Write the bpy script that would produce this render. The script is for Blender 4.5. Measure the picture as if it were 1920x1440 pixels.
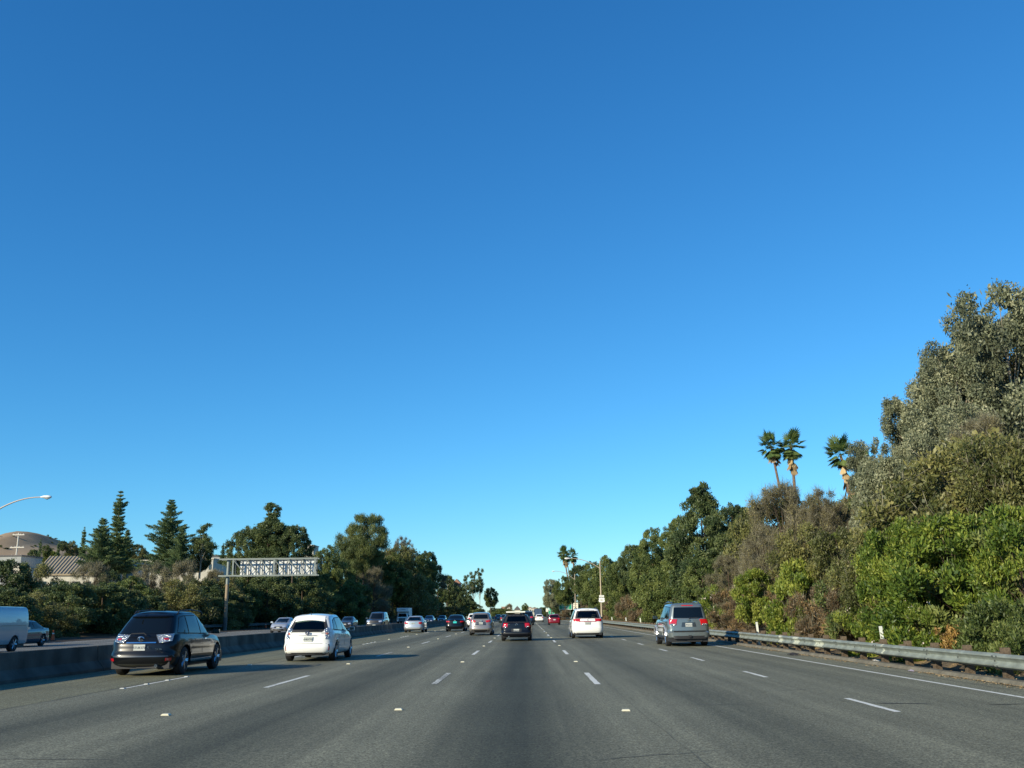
import bpy, math, random
import numpy as np
from mathutils import Vector, Matrix
from mathutils.bvhtree import BVHTree

for o in list(bpy.data.objects):
    bpy.data.objects.remove(o)
S = bpy.context.scene
C = S.collection
R = math.radians

# ------------------------------------------------------------------ camera
F_PX, PHOTO_W, PHOTO_H = 1750.0, 1920.0, 1440.0
VPX, VPY, ROLL, EYE = 988.0, 1151.5, 0.011, 1.5
_dx, _dy = VPX - PHOTO_W/2, -(VPY - PHOTO_H/2)
_ux, _uy = _dx*math.cos(ROLL) + _dy*math.sin(ROLL), -_dx*math.sin(ROLL) + _dy*math.cos(ROLL)
PITCH = math.atan2(-_uy, F_PX)
YAW = math.atan2(_ux, math.hypot(F_PX, _uy))
cam_d = bpy.data.cameras.new('camera')
cam = bpy.data.objects.new('camera', cam_d); C.objects.link(cam)
cam_d.sensor_width = 36.0
cam_d.lens = F_PX/PHOTO_W*36.0
cam_d.clip_start, cam_d.clip_end = 0.05, 20000
CAMROT = Matrix.Rotation(YAW, 4, 'Z') @ Matrix.Rotation(R(90)+PITCH, 4, 'X') @ Matrix.Rotation(-ROLL, 4, 'Z')
cam.matrix_world = Matrix.Translation((0, 0, EYE)) @ CAMROT
S.camera = cam

def at(px, py, Y):
    """world point seen at photo pixel (px,py) at distance Y along the road"""
    d = CAMROT.to_3x3() @ Vector((px-PHOTO_W/2, -(py-PHOTO_H/2), -F_PX))
    return Vector((0, 0, EYE)) + d*(Y/d.y)

# ------------------------------------------------------------------ light
SUN = Vector((-1.8, -1.75, 1.0)).normalized()
el = math.asin(SUN.z); az = math.atan2(SUN.x, SUN.y)
W = bpy.data.worlds.new('World'); S.world = W; W.use_nodes = True
nt = W.node_tree; nt.nodes.clear()
sky = nt.nodes.new('ShaderNodeTexSky'); sky.sky_type = 'NISHITA'; sky.sun_disc = False
sky.sun_elevation = el; sky.sun_rotation = az
sky.air_density = 1.0; sky.dust_density = 0.0; sky.ozone_density = 6.0; sky.altitude = 100
sp = nt.nodes.new('ShaderNodeSeparateColor'); pw = nt.nodes.new('ShaderNodeMath'); pw.operation = 'POWER'; pw.inputs[1].default_value = 1.32
co = nt.nodes.new('ShaderNodeCombineColor')
hs = nt.nodes.new('ShaderNodeVectorMath'); hs.operation = 'MULTIPLY'; hs.inputs[1].default_value = (.41, .96, 1.37)   # the camera's cool, saturated rendering of a clear sky
nt.links.new(sky.outputs[0], sp.inputs[0]); nt.links.new(sp.outputs[0], pw.inputs[0]); nt.links.new(pw.outputs[0], co.inputs[0])
pb_ = nt.nodes.new('ShaderNodeMath'); pb_.operation = 'POWER'; pb_.inputs[1].default_value = .86
nt.links.new(sp.outputs[1], co.inputs[1]); nt.links.new(sp.outputs[2], pb_.inputs[0]); nt.links.new(pb_.outputs[0], co.inputs[2])
bg = nt.nodes.new('ShaderNodeBackground'); bg.inputs['Strength'].default_value = 0.118
wo = nt.nodes.new('ShaderNodeOutputWorld')
nt.links.new(co.outputs[0], hs.inputs[0]); nt.links.new(hs.outputs[0], bg.inputs[0]); nt.links.new(bg.outputs[0], wo.inputs[0])
sd = bpy.data.lights.new('sun', 'SUN'); sd.energy = 5.0; sd.angle = R(0.5); sd.color = (1.0, 0.90, 0.68)
sun = bpy.data.objects.new('sun', sd); C.objects.link(sun)
sun.rotation_euler = SUN.to_track_quat('Z', 'Y').to_euler()
S.view_settings.view_transform = 'Standard'; S.view_settings.look = 'None'
S.view_settings.exposure = 0.40; S.view_settings.gamma = 1.0
S.view_settings.use_curve_mapping = False
S.render.engine = 'CYCLES'
S.cycles.max_bounces = 5; S.cycles.diffuse_bounces = 2; S.cycles.transparent_max_bounces = 4

# ------------------------------------------------------------------ helpers
def tag(o, label=None, cat=None, group=None, kind=None):
    if label: o['label'] = label
    if cat: o['category'] = cat
    if group: o['group'] = group
    if kind: o['kind'] = kind
    return o

def empty(name, loc, rz=0.0, label=None, cat=None, group=None):
    o = bpy.data.objects.new(name, None); C.objects.link(o)
    o.empty_display_size = 0.3
    o.location = loc; o.rotation_euler = (0, 0, rz)
    return tag(o, label, cat, group)

def link(name, me, mat=None, parent=None):
    o = bpy.data.objects.new(name, me); C.objects.link(o)
    if mat is not None and not me.materials: me.materials.append(mat)
    if parent is not None: o.parent = parent
    return o

def copy_tree(o, parent=None):
    c = o.copy(); C.objects.link(c)
    if parent is not None: c.parent = parent
    for ch in o.children: copy_tree(ch, c)
    return c

def sharp(me, ang=35):
    me.polygons.foreach_set('use_smooth', np.ones(len(me.polygons), dtype=bool))
    me.set_sharp_from_angle(angle=R(ang))

class MB:
    def __init__(s): s.v = []; s.f = []
    def add(s, vs, fs):
        b = len(s.v); s.v += [tuple(p) for p in vs]; s.f += [tuple(b+i for i in q) for q in fs]
    def box(s, c, d, rot=None, taper=1.0):
        x, y, z = d[0]/2, d[1]/2, d[2]/2
        vs = []
        for sz in (-1, 1):
            k = 1.0 if sz < 0 else taper
            for sx, sy in ((-1, -1), (1, -1), (1, 1), (-1, 1)):
                p = Vector((sx*x*k, sy*y*k, sz*z))
                if rot is not None: p = rot @ p
                vs.append(p + Vector(c))
        s.add(vs, [(3, 2, 1, 0), (4, 5, 6, 7), (0, 1, 5, 4), (1, 2, 6, 5), (2, 3, 7, 6), (3, 0, 4, 7)])
    def tube(s, pts, rads, n=8, cap=True):
        pts = [Vector(p) for p in pts]
        if not hasattr(rads, '__len__'): rads = [rads]*len(pts)
        rings = []
        for i, p in enumerate(pts):
            t = (pts[min(i+1, len(pts)-1)] - pts[max(i-1, 0)])
            t = t.normalized() if t.length > 1e-9 else Vector((0, 0, 1))
            a = t.cross(Vector((0.13, 0.31, 0.94)) if abs(t.z) < 0.9 else Vector((1, 0.1, 0))).normalized(); b = t.cross(a)
            rings.append([p + (a*math.cos(2*math.pi*k/n) + b*math.sin(2*math.pi*k/n))*rads[i] for k in range(n)])
        vs = [q for r in rings for q in r]; fs = []
        for i in range(len(pts)-1):
            for k in range(n):
                k2 = (k+1) % n
                fs.append((i*n+k2, i*n+k, (i+1)*n+k, (i+1)*n+k2))
        if cap:
            fs.append(tuple(range(n))); fs.append(tuple(reversed(range((len(pts)-1)*n, len(pts)*n))))
        s.add(vs, fs)
    def prism(s, poly, axis, a, b):
        """poly: 2D points extruded along axis 'x','y' or 'z' from a to b"""
        def P(u, v, w):
            return (w, u, v) if axis == 'x' else ((u, w, v) if axis == 'y' else (u, v, w))
        n = len(poly)
        vs = [P(u, v, a) for u, v in poly] + [P(u, v, b) for u, v in poly]
        fs = [tuple(range(n)), tuple(reversed(range(n, 2*n)))] + [(i, i+n, (i+1) % n+n, (i+1) % n) for i in range(n)]
        s.add(vs, fs)
    def mesh(s, name, smooth=False, ang=35):
        me = bpy.data.meshes.new(name); me.from_pydata(s.v, [], s.f); me.update()
        import bmesh
        bm = bmesh.new(); bm.from_mesh(me); bmesh.ops.recalc_face_normals(bm, faces=bm.faces); bm.to_mesh(me); bm.free()
        if smooth: sharp(me, ang)
        return me
    def build(s, name, mat, parent=None, smooth=False, ang=35):
        return link(name, s.mesh(name, smooth, ang), mat, parent)

def text_mesh(txt, size, mat, name, parent, loc, rot, extrude=0.004, spacing=1.0, sx=1.0):
    cu = bpy.data.curves.new(name, 'FONT'); cu.body = txt; cu.size = size; cu.extrude = extrude
    cu.align_x = 'CENTER'; cu.align_y = 'CENTER'; cu.space_line = spacing; cu.resolution_u = 2
    t = bpy.data.objects.new('tmp', cu); C.objects.link(t)
    dg = bpy.context.evaluated_depsgraph_get()
    me = bpy.data.meshes.new_from_object(t.evaluated_get(dg))
    bpy.data.objects.remove(t)
    me.name = name; me.materials.clear()
    if sx != 1.0:
        for v in me.vertices: v.co.x *= sx
    o = link(name, me, mat, parent); o.location = loc; o.rotation_euler = rot
    return o

# ------------------------------------------------------------------ materials
def mat(name, col, rough=0.6, metal=0.0, spec=0.5, coat=0.0, noise=None, bump=None, emit=None):
    """noise=(scale, amount) multiplies colour; bump=(scale, strength)"""
    m = bpy.data.materials.new(name); m.use_nodes = True
    n = m.node_tree; b = n.nodes['Principled BSDF']
    b.inputs['Base Color'].default_value = (*col, 1); b.inputs['Roughness'].default_value = rough
    b.inputs['Metallic'].default_value = metal; b.inputs['Specular IOR Level'].default_value = spec
    b.inputs['Coat Weight'].default_value = coat; b.inputs['Coat Roughness'].default_value = 0.04
    tc = n.nodes.new('ShaderNodeTexCoord')
    if noise:
        t = n.nodes.new('ShaderNodeTexNoise'); t.inputs['Scale'].default_value = noise[0]; t.inputs['Detail'].default_value = 6
        n.links.new(tc.outputs['Object'], t.inputs['Vector'])
        mr = n.nodes.new('ShaderNodeMapRange'); mr.inputs[1].default_value = 0.25; mr.inputs[2].default_value = 0.75
        mr.inputs[3].default_value = 1-noise[1]; mr.inputs[4].default_value = 1+noise[1]
        n.links.new(t.outputs[0], mr.inputs[0])
        mx = n.nodes.new('ShaderNodeVectorMath'); mx.operation = 'SCALE'; mx.inputs[0].default_value = col
        n.links.new(mr.outputs[0], mx.inputs['Scale']); n.links.new(mx.outputs[0], b.inputs['Base Color'])
    if bump:
        t2 = n.nodes.new('ShaderNodeTexNoise'); t2.inputs['Scale'].default_value = bump[0]; t2.inputs['Detail'].default_value = 4
        n.links.new(tc.outputs['Object'], t2.inputs['Vector'])
        bp = n.nodes.new('ShaderNodeBump'); bp.inputs['Strength'].default_value = bump[1]; bp.inputs['Distance'].default_value = 0.05
        n.links.new(t2.outputs[0], bp.inputs['Height']); n.links.new(bp.outputs[0], b.inputs['Normal'])
    if emit:
        b.inputs['Emission Color'].default_value = (*emit[:3], 1); b.inputs['Emission Strength'].default_value = emit[3]
    return m

def leaf_mat(name, dark, mid, light, trans=0.35, spec=0.35, rough=0.5):
    m = bpy.data.materials.new(name); m.use_nodes = True
    n = m.node_tree; b = n.nodes['Principled BSDF']; out = n.nodes['Material Output']
    at_ = n.nodes.new('ShaderNodeAttribute'); at_.attribute_name = 'tint'
    oi = n.nodes.new('ShaderNodeObjectInfo')
    ad = n.nodes.new('ShaderNodeMath'); ad.operation = 'MULTIPLY_ADD'; ad.inputs[1].default_value = 0.22; ad.inputs[2].default_value = -0.11
    n.links.new(oi.outputs['Random'], ad.inputs[0])
    sm = n.nodes.new('ShaderNodeMath'); sm.operation = 'ADD'
    n.links.new(at_.outputs['Fac'], sm.inputs[0]); n.links.new(ad.outputs[0], sm.inputs[1])
    cr = n.nodes.new('ShaderNodeValToRGB'); e = cr.color_ramp.elements
    e[0].position = 0.12; e[0].color = (*dark, 1); e[1].position = 0.9; e[1].color = (*light, 1)
    x = e.new(0.5); x.color = (*mid, 1)
    n.links.new(sm.outputs[0], cr.inputs[0])
    n.links.new(cr.outputs[0], b.inputs['Base Color']); b.inputs['Roughness'].default_value = rough
    b.inputs['Specular IOR Level'].default_value = spec
    tr = n.nodes.new('ShaderNodeBsdfTranslucent'); n.links.new(cr.outputs[0], tr.inputs[0])
    mx = n.nodes.new('ShaderNodeMixShader'); mx.inputs[0].default_value = trans
    n.links.new(b.outputs[0], mx.inputs[1]); n.links.new(tr.outputs[0], mx.inputs[2]); n.links.new(mx.outputs[0], out.inputs[0])
    return m

M = {}
M['rubber'] = mat('rubber', (0.012, 0.012, 0.013), 0.8)
M['black_plastic'] = mat('black_plastic', (0.018, 0.018, 0.02), 0.55)
M['glass'] = mat('tinted_glass', (0.004, 0.006, 0.008), 0.03, spec=0.45)
M['glass_light'] = mat('light_glass', (0.01, 0.018, 0.018), 0.04, spec=0.9)
M['chrome'] = mat('chrome', (0.75, 0.76, 0.78), 0.12, 1.0)
M['rim'] = mat('rim_alloy', (0.5, 0.5, 0.52), 0.25, 0.9)
M['tail_red'] = mat('tail_red', (0.42, 0.006, 0.012), 0.12, coat=1.0, spec=0.8)
M['tail_lit'] = mat('tail_lit', (0.45, 0.008, 0.012), 0.12, coat=1.0, emit=(1.0, 0.02, 0.04, 0.03))
M['tail_clear'] = mat('tail_clear', (0.55, 0.53, 0.52), 0.12, 0.85, coat=1.0, bump=(32, 1.0), noise=(30, .45))
M['amber'] = mat('amber', (0.55, 0.12, 0.02), 0.15, coat=1.0)
M['headlight'] = mat('headlight', (0.8, 0.82, 0.85), 0.1, 0.6, coat=1.0)
M['plate'] = mat('plate_white', (0.46, 0.48, 0.45), 0.5)
M['plate_teal'] = mat('plate_teal', (0.03, 0.45, 0.42), 0.4, emit=(0.05, 0.8, 0.75, 0.12))  # plate is no lamp; its brightness is a weak glow put in
M['plate_ink'] = mat('plate_ink', (0.015, 0.02, 0.06), 0.5)
M['paint_black'] = mat('paint_black', (0.004, 0.005, 0.007), 0.3, spec=.2, coat=.55)
M['paint_black2'] = mat('paint_black_hatch', (0.005, 0.006, 0.010), 0.3, spec=.2, coat=.5)
M['paint_white'] = mat('paint_white', (0.82, 0.81, 0.76), 0.35, coat=1.0)
M['paint_white2'] = mat('paint_white_van', (0.80, 0.80, 0.77), 0.35, coat=1.0)
M['paint_silver'] = mat('paint_silver', (0.55, 0.56, 0.57), 0.30, 0.55, coat=1.0)
M['paint_grey_green'] = mat('paint_grey_green', (0.17, 0.20, 0.205), 0.30, 0.5, coat=1.0)
M['paint_taupe'] = mat('paint_taupe', (0.34, 0.31, 0.275), 0.3, 0.55, coat=1.0)
M['paint_red'] = mat('paint_red', (0.17, 0.003, 0.010), 0.35, coat=.6)
M['paint_navy'] = mat('paint_navy', (0.012, 0.022, 0.05), 0.28, coat=1.0)
M['paint_darkgrey'] = mat('paint_darkgrey', (0.03, 0.034, 0.04), 0.3, coat=1.0)

def dark_inside(m):
    """the inner side of a body shell is cabin lining, not paint"""
    n = m.node_tree; out = n.nodes['Material Output']; g = n.nodes.new('ShaderNodeNewGeometry'); mx = n.nodes.new('ShaderNodeMixShader'); d = n.nodes.new('ShaderNodeBsdfDiffuse')
    d.inputs[0].default_value = (.035, .035, .035, 1)
    n.links.new(g.outputs['Backfacing'], mx.inputs[0]); n.links.new(n.nodes['Principled BSDF'].outputs[0], mx.inputs[1]); n.links.new(d.outputs[0], mx.inputs[2]); n.links.new(mx.outputs[0], out.inputs[0])
for k in ('paint_white', 'paint_white2', 'paint_black2', 'paint_silver', 'paint_taupe'): dark_inside(M[k])
def clear_glass():
    m = bpy.data.materials.new('clear_glass'); m.use_nodes = True; n = m.node_tree; n.nodes.remove(n.nodes['Principled BSDF']); out = n.nodes['Material Output']
    t = n.nodes.new('ShaderNodeBsdfTransparent'); t.inputs[0].default_value = (.34, .42, .38, 1); g = n.nodes.new('ShaderNodeBsdfGlossy'); g.inputs['Roughness'].default_value = .02
    f = n.nodes.new('ShaderNodeFresnel'); f.inputs[0].default_value = 1.5; mx = n.nodes.new('ShaderNodeMixShader')
    n.links.new(f.outputs[0], mx.inputs[0]); n.links.new(t.outputs[0], mx.inputs[1]); n.links.new(g.outputs[0], mx.inputs[2]); n.links.new(mx.outputs[0], out.inputs[0]); return m
M['clear_glass'] = clear_glass()
M['seat'] = mat('seat_cloth', (.16, .15, .13), .9); M['seat_grey'] = mat('seat_grey', (.05, .05, .055), .9)
# ------------------------------------------------------------------ terrain
rng = np.random.default_rng(7)
random.seed(11)
def sm(a, b, x):
    t = min(1, max(0, (x-a)/(b-a))); return t*t*(3-2*t)
def z_right(x, y):
    k = 1 - .55*sm(130, 260, y) - .40*sm(260, 380, y)
    t = max(0, x-11.2)
    z = .30*min(t, 1.5)*.6 + max(0, min(t-1.5, 24))*.40 + max(0, t-25.5)*.03
    return .02 + z*k + .12*math.sin(x*.9+y*.37)*min(1, t)
def z_left(x, y):
    t = max(0, -x-37)
    a = min(t, 30)*.07 + max(0, min(t-30, 60))*.03
    b = (min(t, 24)*.38 + max(0, t-24)*.02)*(1-.75*sm(60, 84, -x)*(1-sm(230, 300, y)))
    k = sm(125, 200, y)*(1-.7*sm(330, 420, y))
    return -.02 + a*(1-k) + b*k + .12*math.sin(x*.7+y*.31)*min(1, t)
def sheet(name, xs, ys, fz, mt, kind='structure'):
    V = [(x, y, fz(x, y)) for y in ys for x in xs]; n = len(xs)
    Fs = [(j*n+i, j*n+i+1, (j+1)*n+i+1, (j+1)*n+i) for j in range(len(ys)-1) for i in range(n-1)]
    me = bpy.data.meshes.new(name); me.from_pydata(V, [], Fs); me.update()
    me.polygons.foreach_set('use_smooth', np.ones(len(me.polygons), dtype=bool))
    return tag(link(name, me, mt), kind=kind)

def dirt_mat():
    m = mat('bank_soil', (.10, .075, .045), .95, spec=.1, noise=(1.7, .35), bump=(6, .6)); return m
M['soil'] = dirt_mat()
M['ground'] = mat('ground', (.13, .11, .07), .95, spec=.1, noise=(.05, .3))
def litter_mat():
    m = bpy.data.materials.new('verge'); m.use_nodes = True; n = m.node_tree; b = n.nodes['Principled BSDF']
    tc = n.nodes.new('ShaderNodeTexCoord')
    def noise(s, d=6):
        t = n.nodes.new('ShaderNodeTexNoise'); t.inputs['Scale'].default_value = s; t.inputs['Detail'].default_value = d
        n.links.new(tc.outputs['Object'], t.inputs['Vector']); return t
    a = noise(.9); f = noise(28, 3)
    ad = n.nodes.new('ShaderNodeMath'); ad.operation = 'MULTIPLY_ADD'; ad.inputs[1].default_value = .45
    n.links.new(f.outputs[0], ad.inputs[0]); n.links.new(a.outputs[0], ad.inputs[2])
    cr = n.nodes.new('ShaderNodeValToRGB'); e = cr.color_ramp.elements
    e[0].position = .62; e[0].color = (.10, .082, .062, 1); e[1].position = .9; e[1].color = (.42, .29, .13, 1)
    x = e.new(.72); x.color = (.16, .13, .095, 1)
    n.links.new(ad.outputs[0], cr.inputs[0]); n.links.new(cr.outputs[0], b.inputs['Base Color'])
    b.inputs['Roughness'].default_value = .95; b.inputs['Specular IOR Level'].default_value = .1
    bp = n.nodes.new('ShaderNodeBump'); bp.inputs['Strength'].default_value = .7; bp.inputs['Distance'].default_value = .04
    n.links.new(f.outputs[0], bp.inputs['Height']); n.links.new(bp.outputs[0], b.inputs['Normal'])
    return m
M['verge'] = litter_mat()

def asphalt(name, centres, base, dark, light, left_light=None):
    """asphalt with a dark oil strip down the middle of every lane, aggregate grain and blotches"""
    m = bpy.data.materials.new(name); m.use_nodes = True; n = m.node_tree; b = n.nodes['Principled BSDF']
    N = n.nodes.new; L_ = n.links.new
    tc = N('ShaderNodeTexCoord'); sp = N('ShaderNodeSeparateXYZ'); L_(tc.outputs['Object'], sp.inputs[0])
    wob = N('ShaderNodeTexNoise'); wob.inputs['Scale'].default_value = .06; wob.inputs['Detail'].default_value = 2
    L_(tc.outputs['Object'], wob.inputs['Vector'])
    wx = N('ShaderNodeMath'); wx.operation = 'MULTIPLY_ADD'; wx.inputs[1].default_value = .5; L_(wob.outputs[0], wx.inputs[0]); 
    sb = N('ShaderNodeMath'); sb.operation = 'SUBTRACT'; L_(sp.outputs['X'], sb.inputs[0]); sb.inputs[1].default_value = .25; L_(sb.outputs[0], wx.inputs[2])
    acc = None
    for c, wd, amt in centres:
        d = N('ShaderNodeMath'); d.operation = 'SUBTRACT'; L_(wx.outputs[0], d.inputs[0]); d.inputs[1].default_value = c
        ab = N('ShaderNodeMath'); ab.operation = 'ABSOLUTE'; L_(d.outputs[0], ab.inputs[0])
        mr = N('ShaderNodeMapRange'); mr.interpolation_type = 'SMOOTHSTEP'
        mr.inputs[1].default_value = 0; mr.inputs[2].default_value = wd; mr.inputs[3].default_value = amt; mr.inputs[4].default_value = 0
        L_(ab.outputs[0], mr.inputs[0])
        if acc is None: acc = mr.outputs[0]
        else:
            s2 = N('ShaderNodeMath'); s2.operation = 'ADD'; L_(acc, s2.inputs[0]); L_(mr.outputs[0], s2.inputs[1]); acc = s2.outputs[0]
    # stretched streaks
    mp = N('ShaderNodeMapping'); mp.inputs['Scale'].default_value = (2.6, .05, 1); L_(tc.outputs['Object'], mp.inputs[0])
    st = N('ShaderNodeTexNoise'); st.inputs['Scale'].default_value = 1.0; st.inputs['Detail'].default_value = 5; L_(mp.outputs[0], st.inputs['Vector'])
    bl = N('ShaderNodeTexNoise'); bl.inputs['Scale'].default_value = .35; bl.inputs['Detail'].default_value = 6; L_(tc.outputs['Object'], bl.inputs['Vector'])
    gr = N('ShaderNodeTexNoise'); gr.inputs['Scale'].default_value = 34; gr.inputs['Detail'].default_value = 3; gr.inputs['Roughness'].default_value = .8; L_(tc.outputs['Object'], gr.inputs['Vector'])
    gf = N('ShaderNodeTexNoise'); gf.inputs['Scale'].default_value = 11; gf.inputs['Detail'].default_value = 4; L_(tc.outputs['Object'], gf.inputs['Vector'])
    c1 = N('ShaderNodeMix'); c1.data_type = 'RGBA'; c1.inputs[6].default_value = (*base, 1); c1.inputs[7].default_value = (*dark, 1); L_(acc, c1.inputs[0])
    def mul(col, fac, lo, hi, a=.3, z=.7):
        mr = N('ShaderNodeMapRange'); mr.inputs[1].default_value = a; mr.inputs[2].default_value = z; mr.inputs[3].default_value = lo; mr.inputs[4].default_value = hi
        L_(fac, mr.inputs[0]); v = N('ShaderNodeVectorMath'); v.operation = 'SCALE'; L_(col, v.inputs[0]); L_(mr.outputs[0], v.inputs['Scale']); return v.outputs[0]
    col = c1.outputs[2]
    if left_light:
        xl, lcol = left_light
        g = N('ShaderNodeMath'); g.operation = 'LESS_THAN'; L_(sp.outputs['X'], g.inputs[0]); g.inputs[1].default_value = xl
        c2 = N('ShaderNodeMix'); c2.data_type = 'RGBA'; L_(g.outputs[0], c2.inputs[0]); L_(col, c2.inputs[6]); c2.inputs[7].default_value = (*lcol, 1); col = c2.outputs[2]
    vr = N('ShaderNodeTexVoronoi'); vr.inputs['Scale'].default_value = 1.9; L_(tc.outputs['Object'], vr.inputs['Vector'])
    dr = N('ShaderNodeMapRange'); dr.inputs[1].default_value = .03; dr.inputs[2].default_value = .10; dr.inputs[3].default_value = .72; dr.inputs[4].default_value = 1; L_(vr.outputs['Distance'], dr.inputs[0])
    dv = N('ShaderNodeVectorMath'); dv.operation = 'SCALE'; L_(col, dv.inputs[0]); L_(dr.outputs[0], dv.inputs['Scale']); col = dv.outputs[0]
    col = mul(col, st.outputs[0], .80, 1.2); col = mul(col, bl.outputs[0], .90, 1.10); col = mul(col, gf.outputs[0], .72, 1.28); col = mul(col, gr.outputs[0], .35, 1.65, .38, .62)
    L_(col, b.inputs['Base Color']); b.inputs['Roughness'].default_value = .82; b.inputs['Specular IOR Level'].default_value = .25
    bp = N('ShaderNodeBump'); bp.inputs['Strength'].default_value = .35; bp.inputs['Distance'].default_value = .01
    L_(gr.outputs[0], bp.inputs['Height']); L_(bp.outputs[0], b.inputs['Normal'])
    return m
LANES = [-8.91, -5.73, -2.10, 1.52, 5.60]       # dashed lines
EDGE = 8.60
M['asphalt'] = asphalt('asphalt', [(-7.3, 1.5, .65), (-3.9, 1.6, .75), (-.25, 1.6, .97), (3.2, 1.3, .50), (7.0, .8, .25)],
    (.168, .165, .114), (.053, .056, .039), (.15, .15, .14), left_light=(-9.05, (.155, .150, .092)))
M['asphalt2'] = asphalt('asphalt_opposing', [(-17.5, 1.4, .5), (-21.2, 1.4, .5), (-25, 1.4, .5), (-28.6, 1.4, .5)], (.17, .165, .145), (.11, .11, .10), (.15, .15, .14))
def paint_mat(name, col, under, wear, sc=16):
    """road paint worn through to the asphalt in chips"""
    m = bpy.data.materials.new(name); m.use_nodes = True; n = m.node_tree; b = n.nodes['Principled BSDF']; N = n.nodes.new; L_ = n.links.new
    tc = N('ShaderNodeNewGeometry'); t = N('ShaderNodeTexNoise'); t.inputs['Scale'].default_value = sc; t.inputs['Detail'].default_value = 8; t.inputs['Roughness'].default_value = .7; L_(tc.outputs['Position'], t.inputs['Vector'])
    t2 = N('ShaderNodeTexNoise'); t2.inputs['Scale'].default_value = .8; L_(tc.outputs['Position'], t2.inputs['Vector'])
    ad = N('ShaderNodeMath'); ad.operation = 'MULTIPLY_ADD'; ad.inputs[1].default_value = .35; L_(t2.outputs[0], ad.inputs[0]); L_(t.outputs[0], ad.inputs[2])
    mr = N('ShaderNodeMapRange'); mr.inputs[1].default_value = wear; mr.inputs[2].default_value = wear+.06; L_(ad.outputs[0], mr.inputs[0])
    mx = N('ShaderNodeMix'); mx.data_type = 'RGBA'; L_(mr.outputs[0], mx.inputs[0]); mx.inputs[6].default_value = (*col, 1); mx.inputs[7].default_value = (*under, 1); L_(mx.outputs[2], b.inputs['Base Color'])
    b.inputs['Roughness'].default_value = .75; b.inputs['Specular IOR Level'].default_value = .2; return m
M['line'] = paint_mat('line_paint', (.66, .66, .60), (.20, .20, .17), .74)
M['line_worn'] = paint_mat('line_paint_worn', (.60, .60, .54), (.13, .13, .11), .64)
M['tar'] = mat('tar', (.012, .012, .013), .6)

ys_r = [-30, -10, 0, 15, 30, 60, 100, 160, 240, 340, 480, 700, 1000, 1600]
sheet('ground', [-6000, -2000, -600, -200, 0, 200, 600, 2000, 6000], [-600, -100, 200, 600, 1500, 4000, 9000], lambda x, y: -.35, M['ground'])
road = sheet('road', [-12.9, -9.05, -4, 1, 5, 9.75], ys_r, lambda x, y: 0.0, M['asphalt'])
road2 = sheet('road', [-31.8, -22, -12.9], ys_r, lambda x, y: -.004, M['asphalt2'])
sheet('verge', list(np.arange(9.75, 12.6, .35)), list(np.arange(-30, 420, 3.0)), lambda x, y: .004 + max(0, z_right(x, y)-.02) + (.02*math.sin(x*7+y*1.3) if x > 10.2 else 0), M['verge'])
sheet('embankment', [12.2, 13, 14, 16, 18, 20, 23, 26, 30, 35, 36.7, 40, 50, 70, 110, 200], list(np.arange(-30, 900, 6.0)), z_right, M['soil'])
M['verge2'] = mat('dirt_strip', (.075, .06, .045), .95, spec=.1, noise=(1.3, .4), bump=(8, .5))
sheet('verge', [-37.2, -35, -33, -31.8], list(np.arange(-30, 900, 8.0)), lambda x, y: -.01 + .02*math.sin(y*.8+x), M['verge2'])
sheet('embankment', [-400, -250, -160, -130, -100, -85, -70, -61, -55, -50, -46, -42, -39, -37.2], list(np.arange(-30, 900, 6.0)), z_left, M['soil'])

# lane markings: parts of the road
def strip(x0, x1, y0, y1, z=.005):
    b = MB(); b.add([(x0, y0, z), (x1, y0, z), (x1, y1, z), (x0, y1, z)], [(0, 1, 2, 3)]); return b
def flat_part(name, x0, x1, y0, y1, mt, z=.005, parent=road):
    me = bpy.data.meshes.new(name); me.from_pydata([(x0, y0, z), (x1, y0, z), (x1, y1, z), (x0, y1, z)], [], [(0, 1, 2, 3)]); return link(name, me, mt, parent)
dash_me = {}
def dash(x, y, ln, wd, mt, parent=road, name='lane_dash'):
    k = (ln, wd, mt.name)
    if k not in dash_me:
        n = 9; rr = random.Random(3)
        V = []
        for i in range(n+1):
            e = .008 if 0 < i < n else .003
            V += [(-wd/2+rr.uniform(-e, e), ln*i/n, 0), (wd/2+rr.uniform(-e, e), ln*i/n, 0)]
        me = bpy.data.meshes.new(name); me.from_pydata(V, [], [(2*i, 2*i+1, 2*i+3, 2*i+2) for i in range(n)]); me.materials.append(mt); dash_me[k] = me
    o = bpy.data.objects.new(name, dash_me[k]); C.objects.link(o); o.parent = parent; o.location = (x, y, .005); return o
rb = MB(); rb.box((0, 0, .012), (.115, .105, .022), taper=.72); rm = rb.mesh('road_reflector')
M['reflector'] = mat('reflector', (.62, .58, .42), .4)
rm.materials.append(M['reflector'])
dotm = MB(); dotm.box((0, 0, .010), (.11, .11, .018), taper=.7); dm_ = dotm.mesh('road_button'); dm_.materials.append(mat('button_white', (.50, .50, .45), .5))
def reflector(x, y, me=rm, s=1.0):
    o = bpy.data.objects.new(me.name, me); C.objects.link(o); o.parent = road; o.location = (x, y, .002); o.scale = (s, s, s); return o
PER = 15.6
for li, x in enumerate(LANES[:4]):
    for k in range(-1, 22):
        y = 21.3 + PER*k + (.5 if li == 2 else 0)
        if y > 330: break
        if k < 0: continue
        worn = (li == 2 and k == 0) or (li == 1 and k == 1)
        if li == 0:
            dash(x, y, 4.2, .09, M['line'])
            if y < 120:
                for q in range(4): reflector(x, y+.1+q*1.32, dm_)
        else: dash(x, y, 4.1, .13 if li in (2, 3) else .12, M['line_worn'] if worn else M['line'])
        if y < 170: reflector(x + (.02 if li == 3 else -.02), y-5.75, rm, 1.15)
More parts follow.
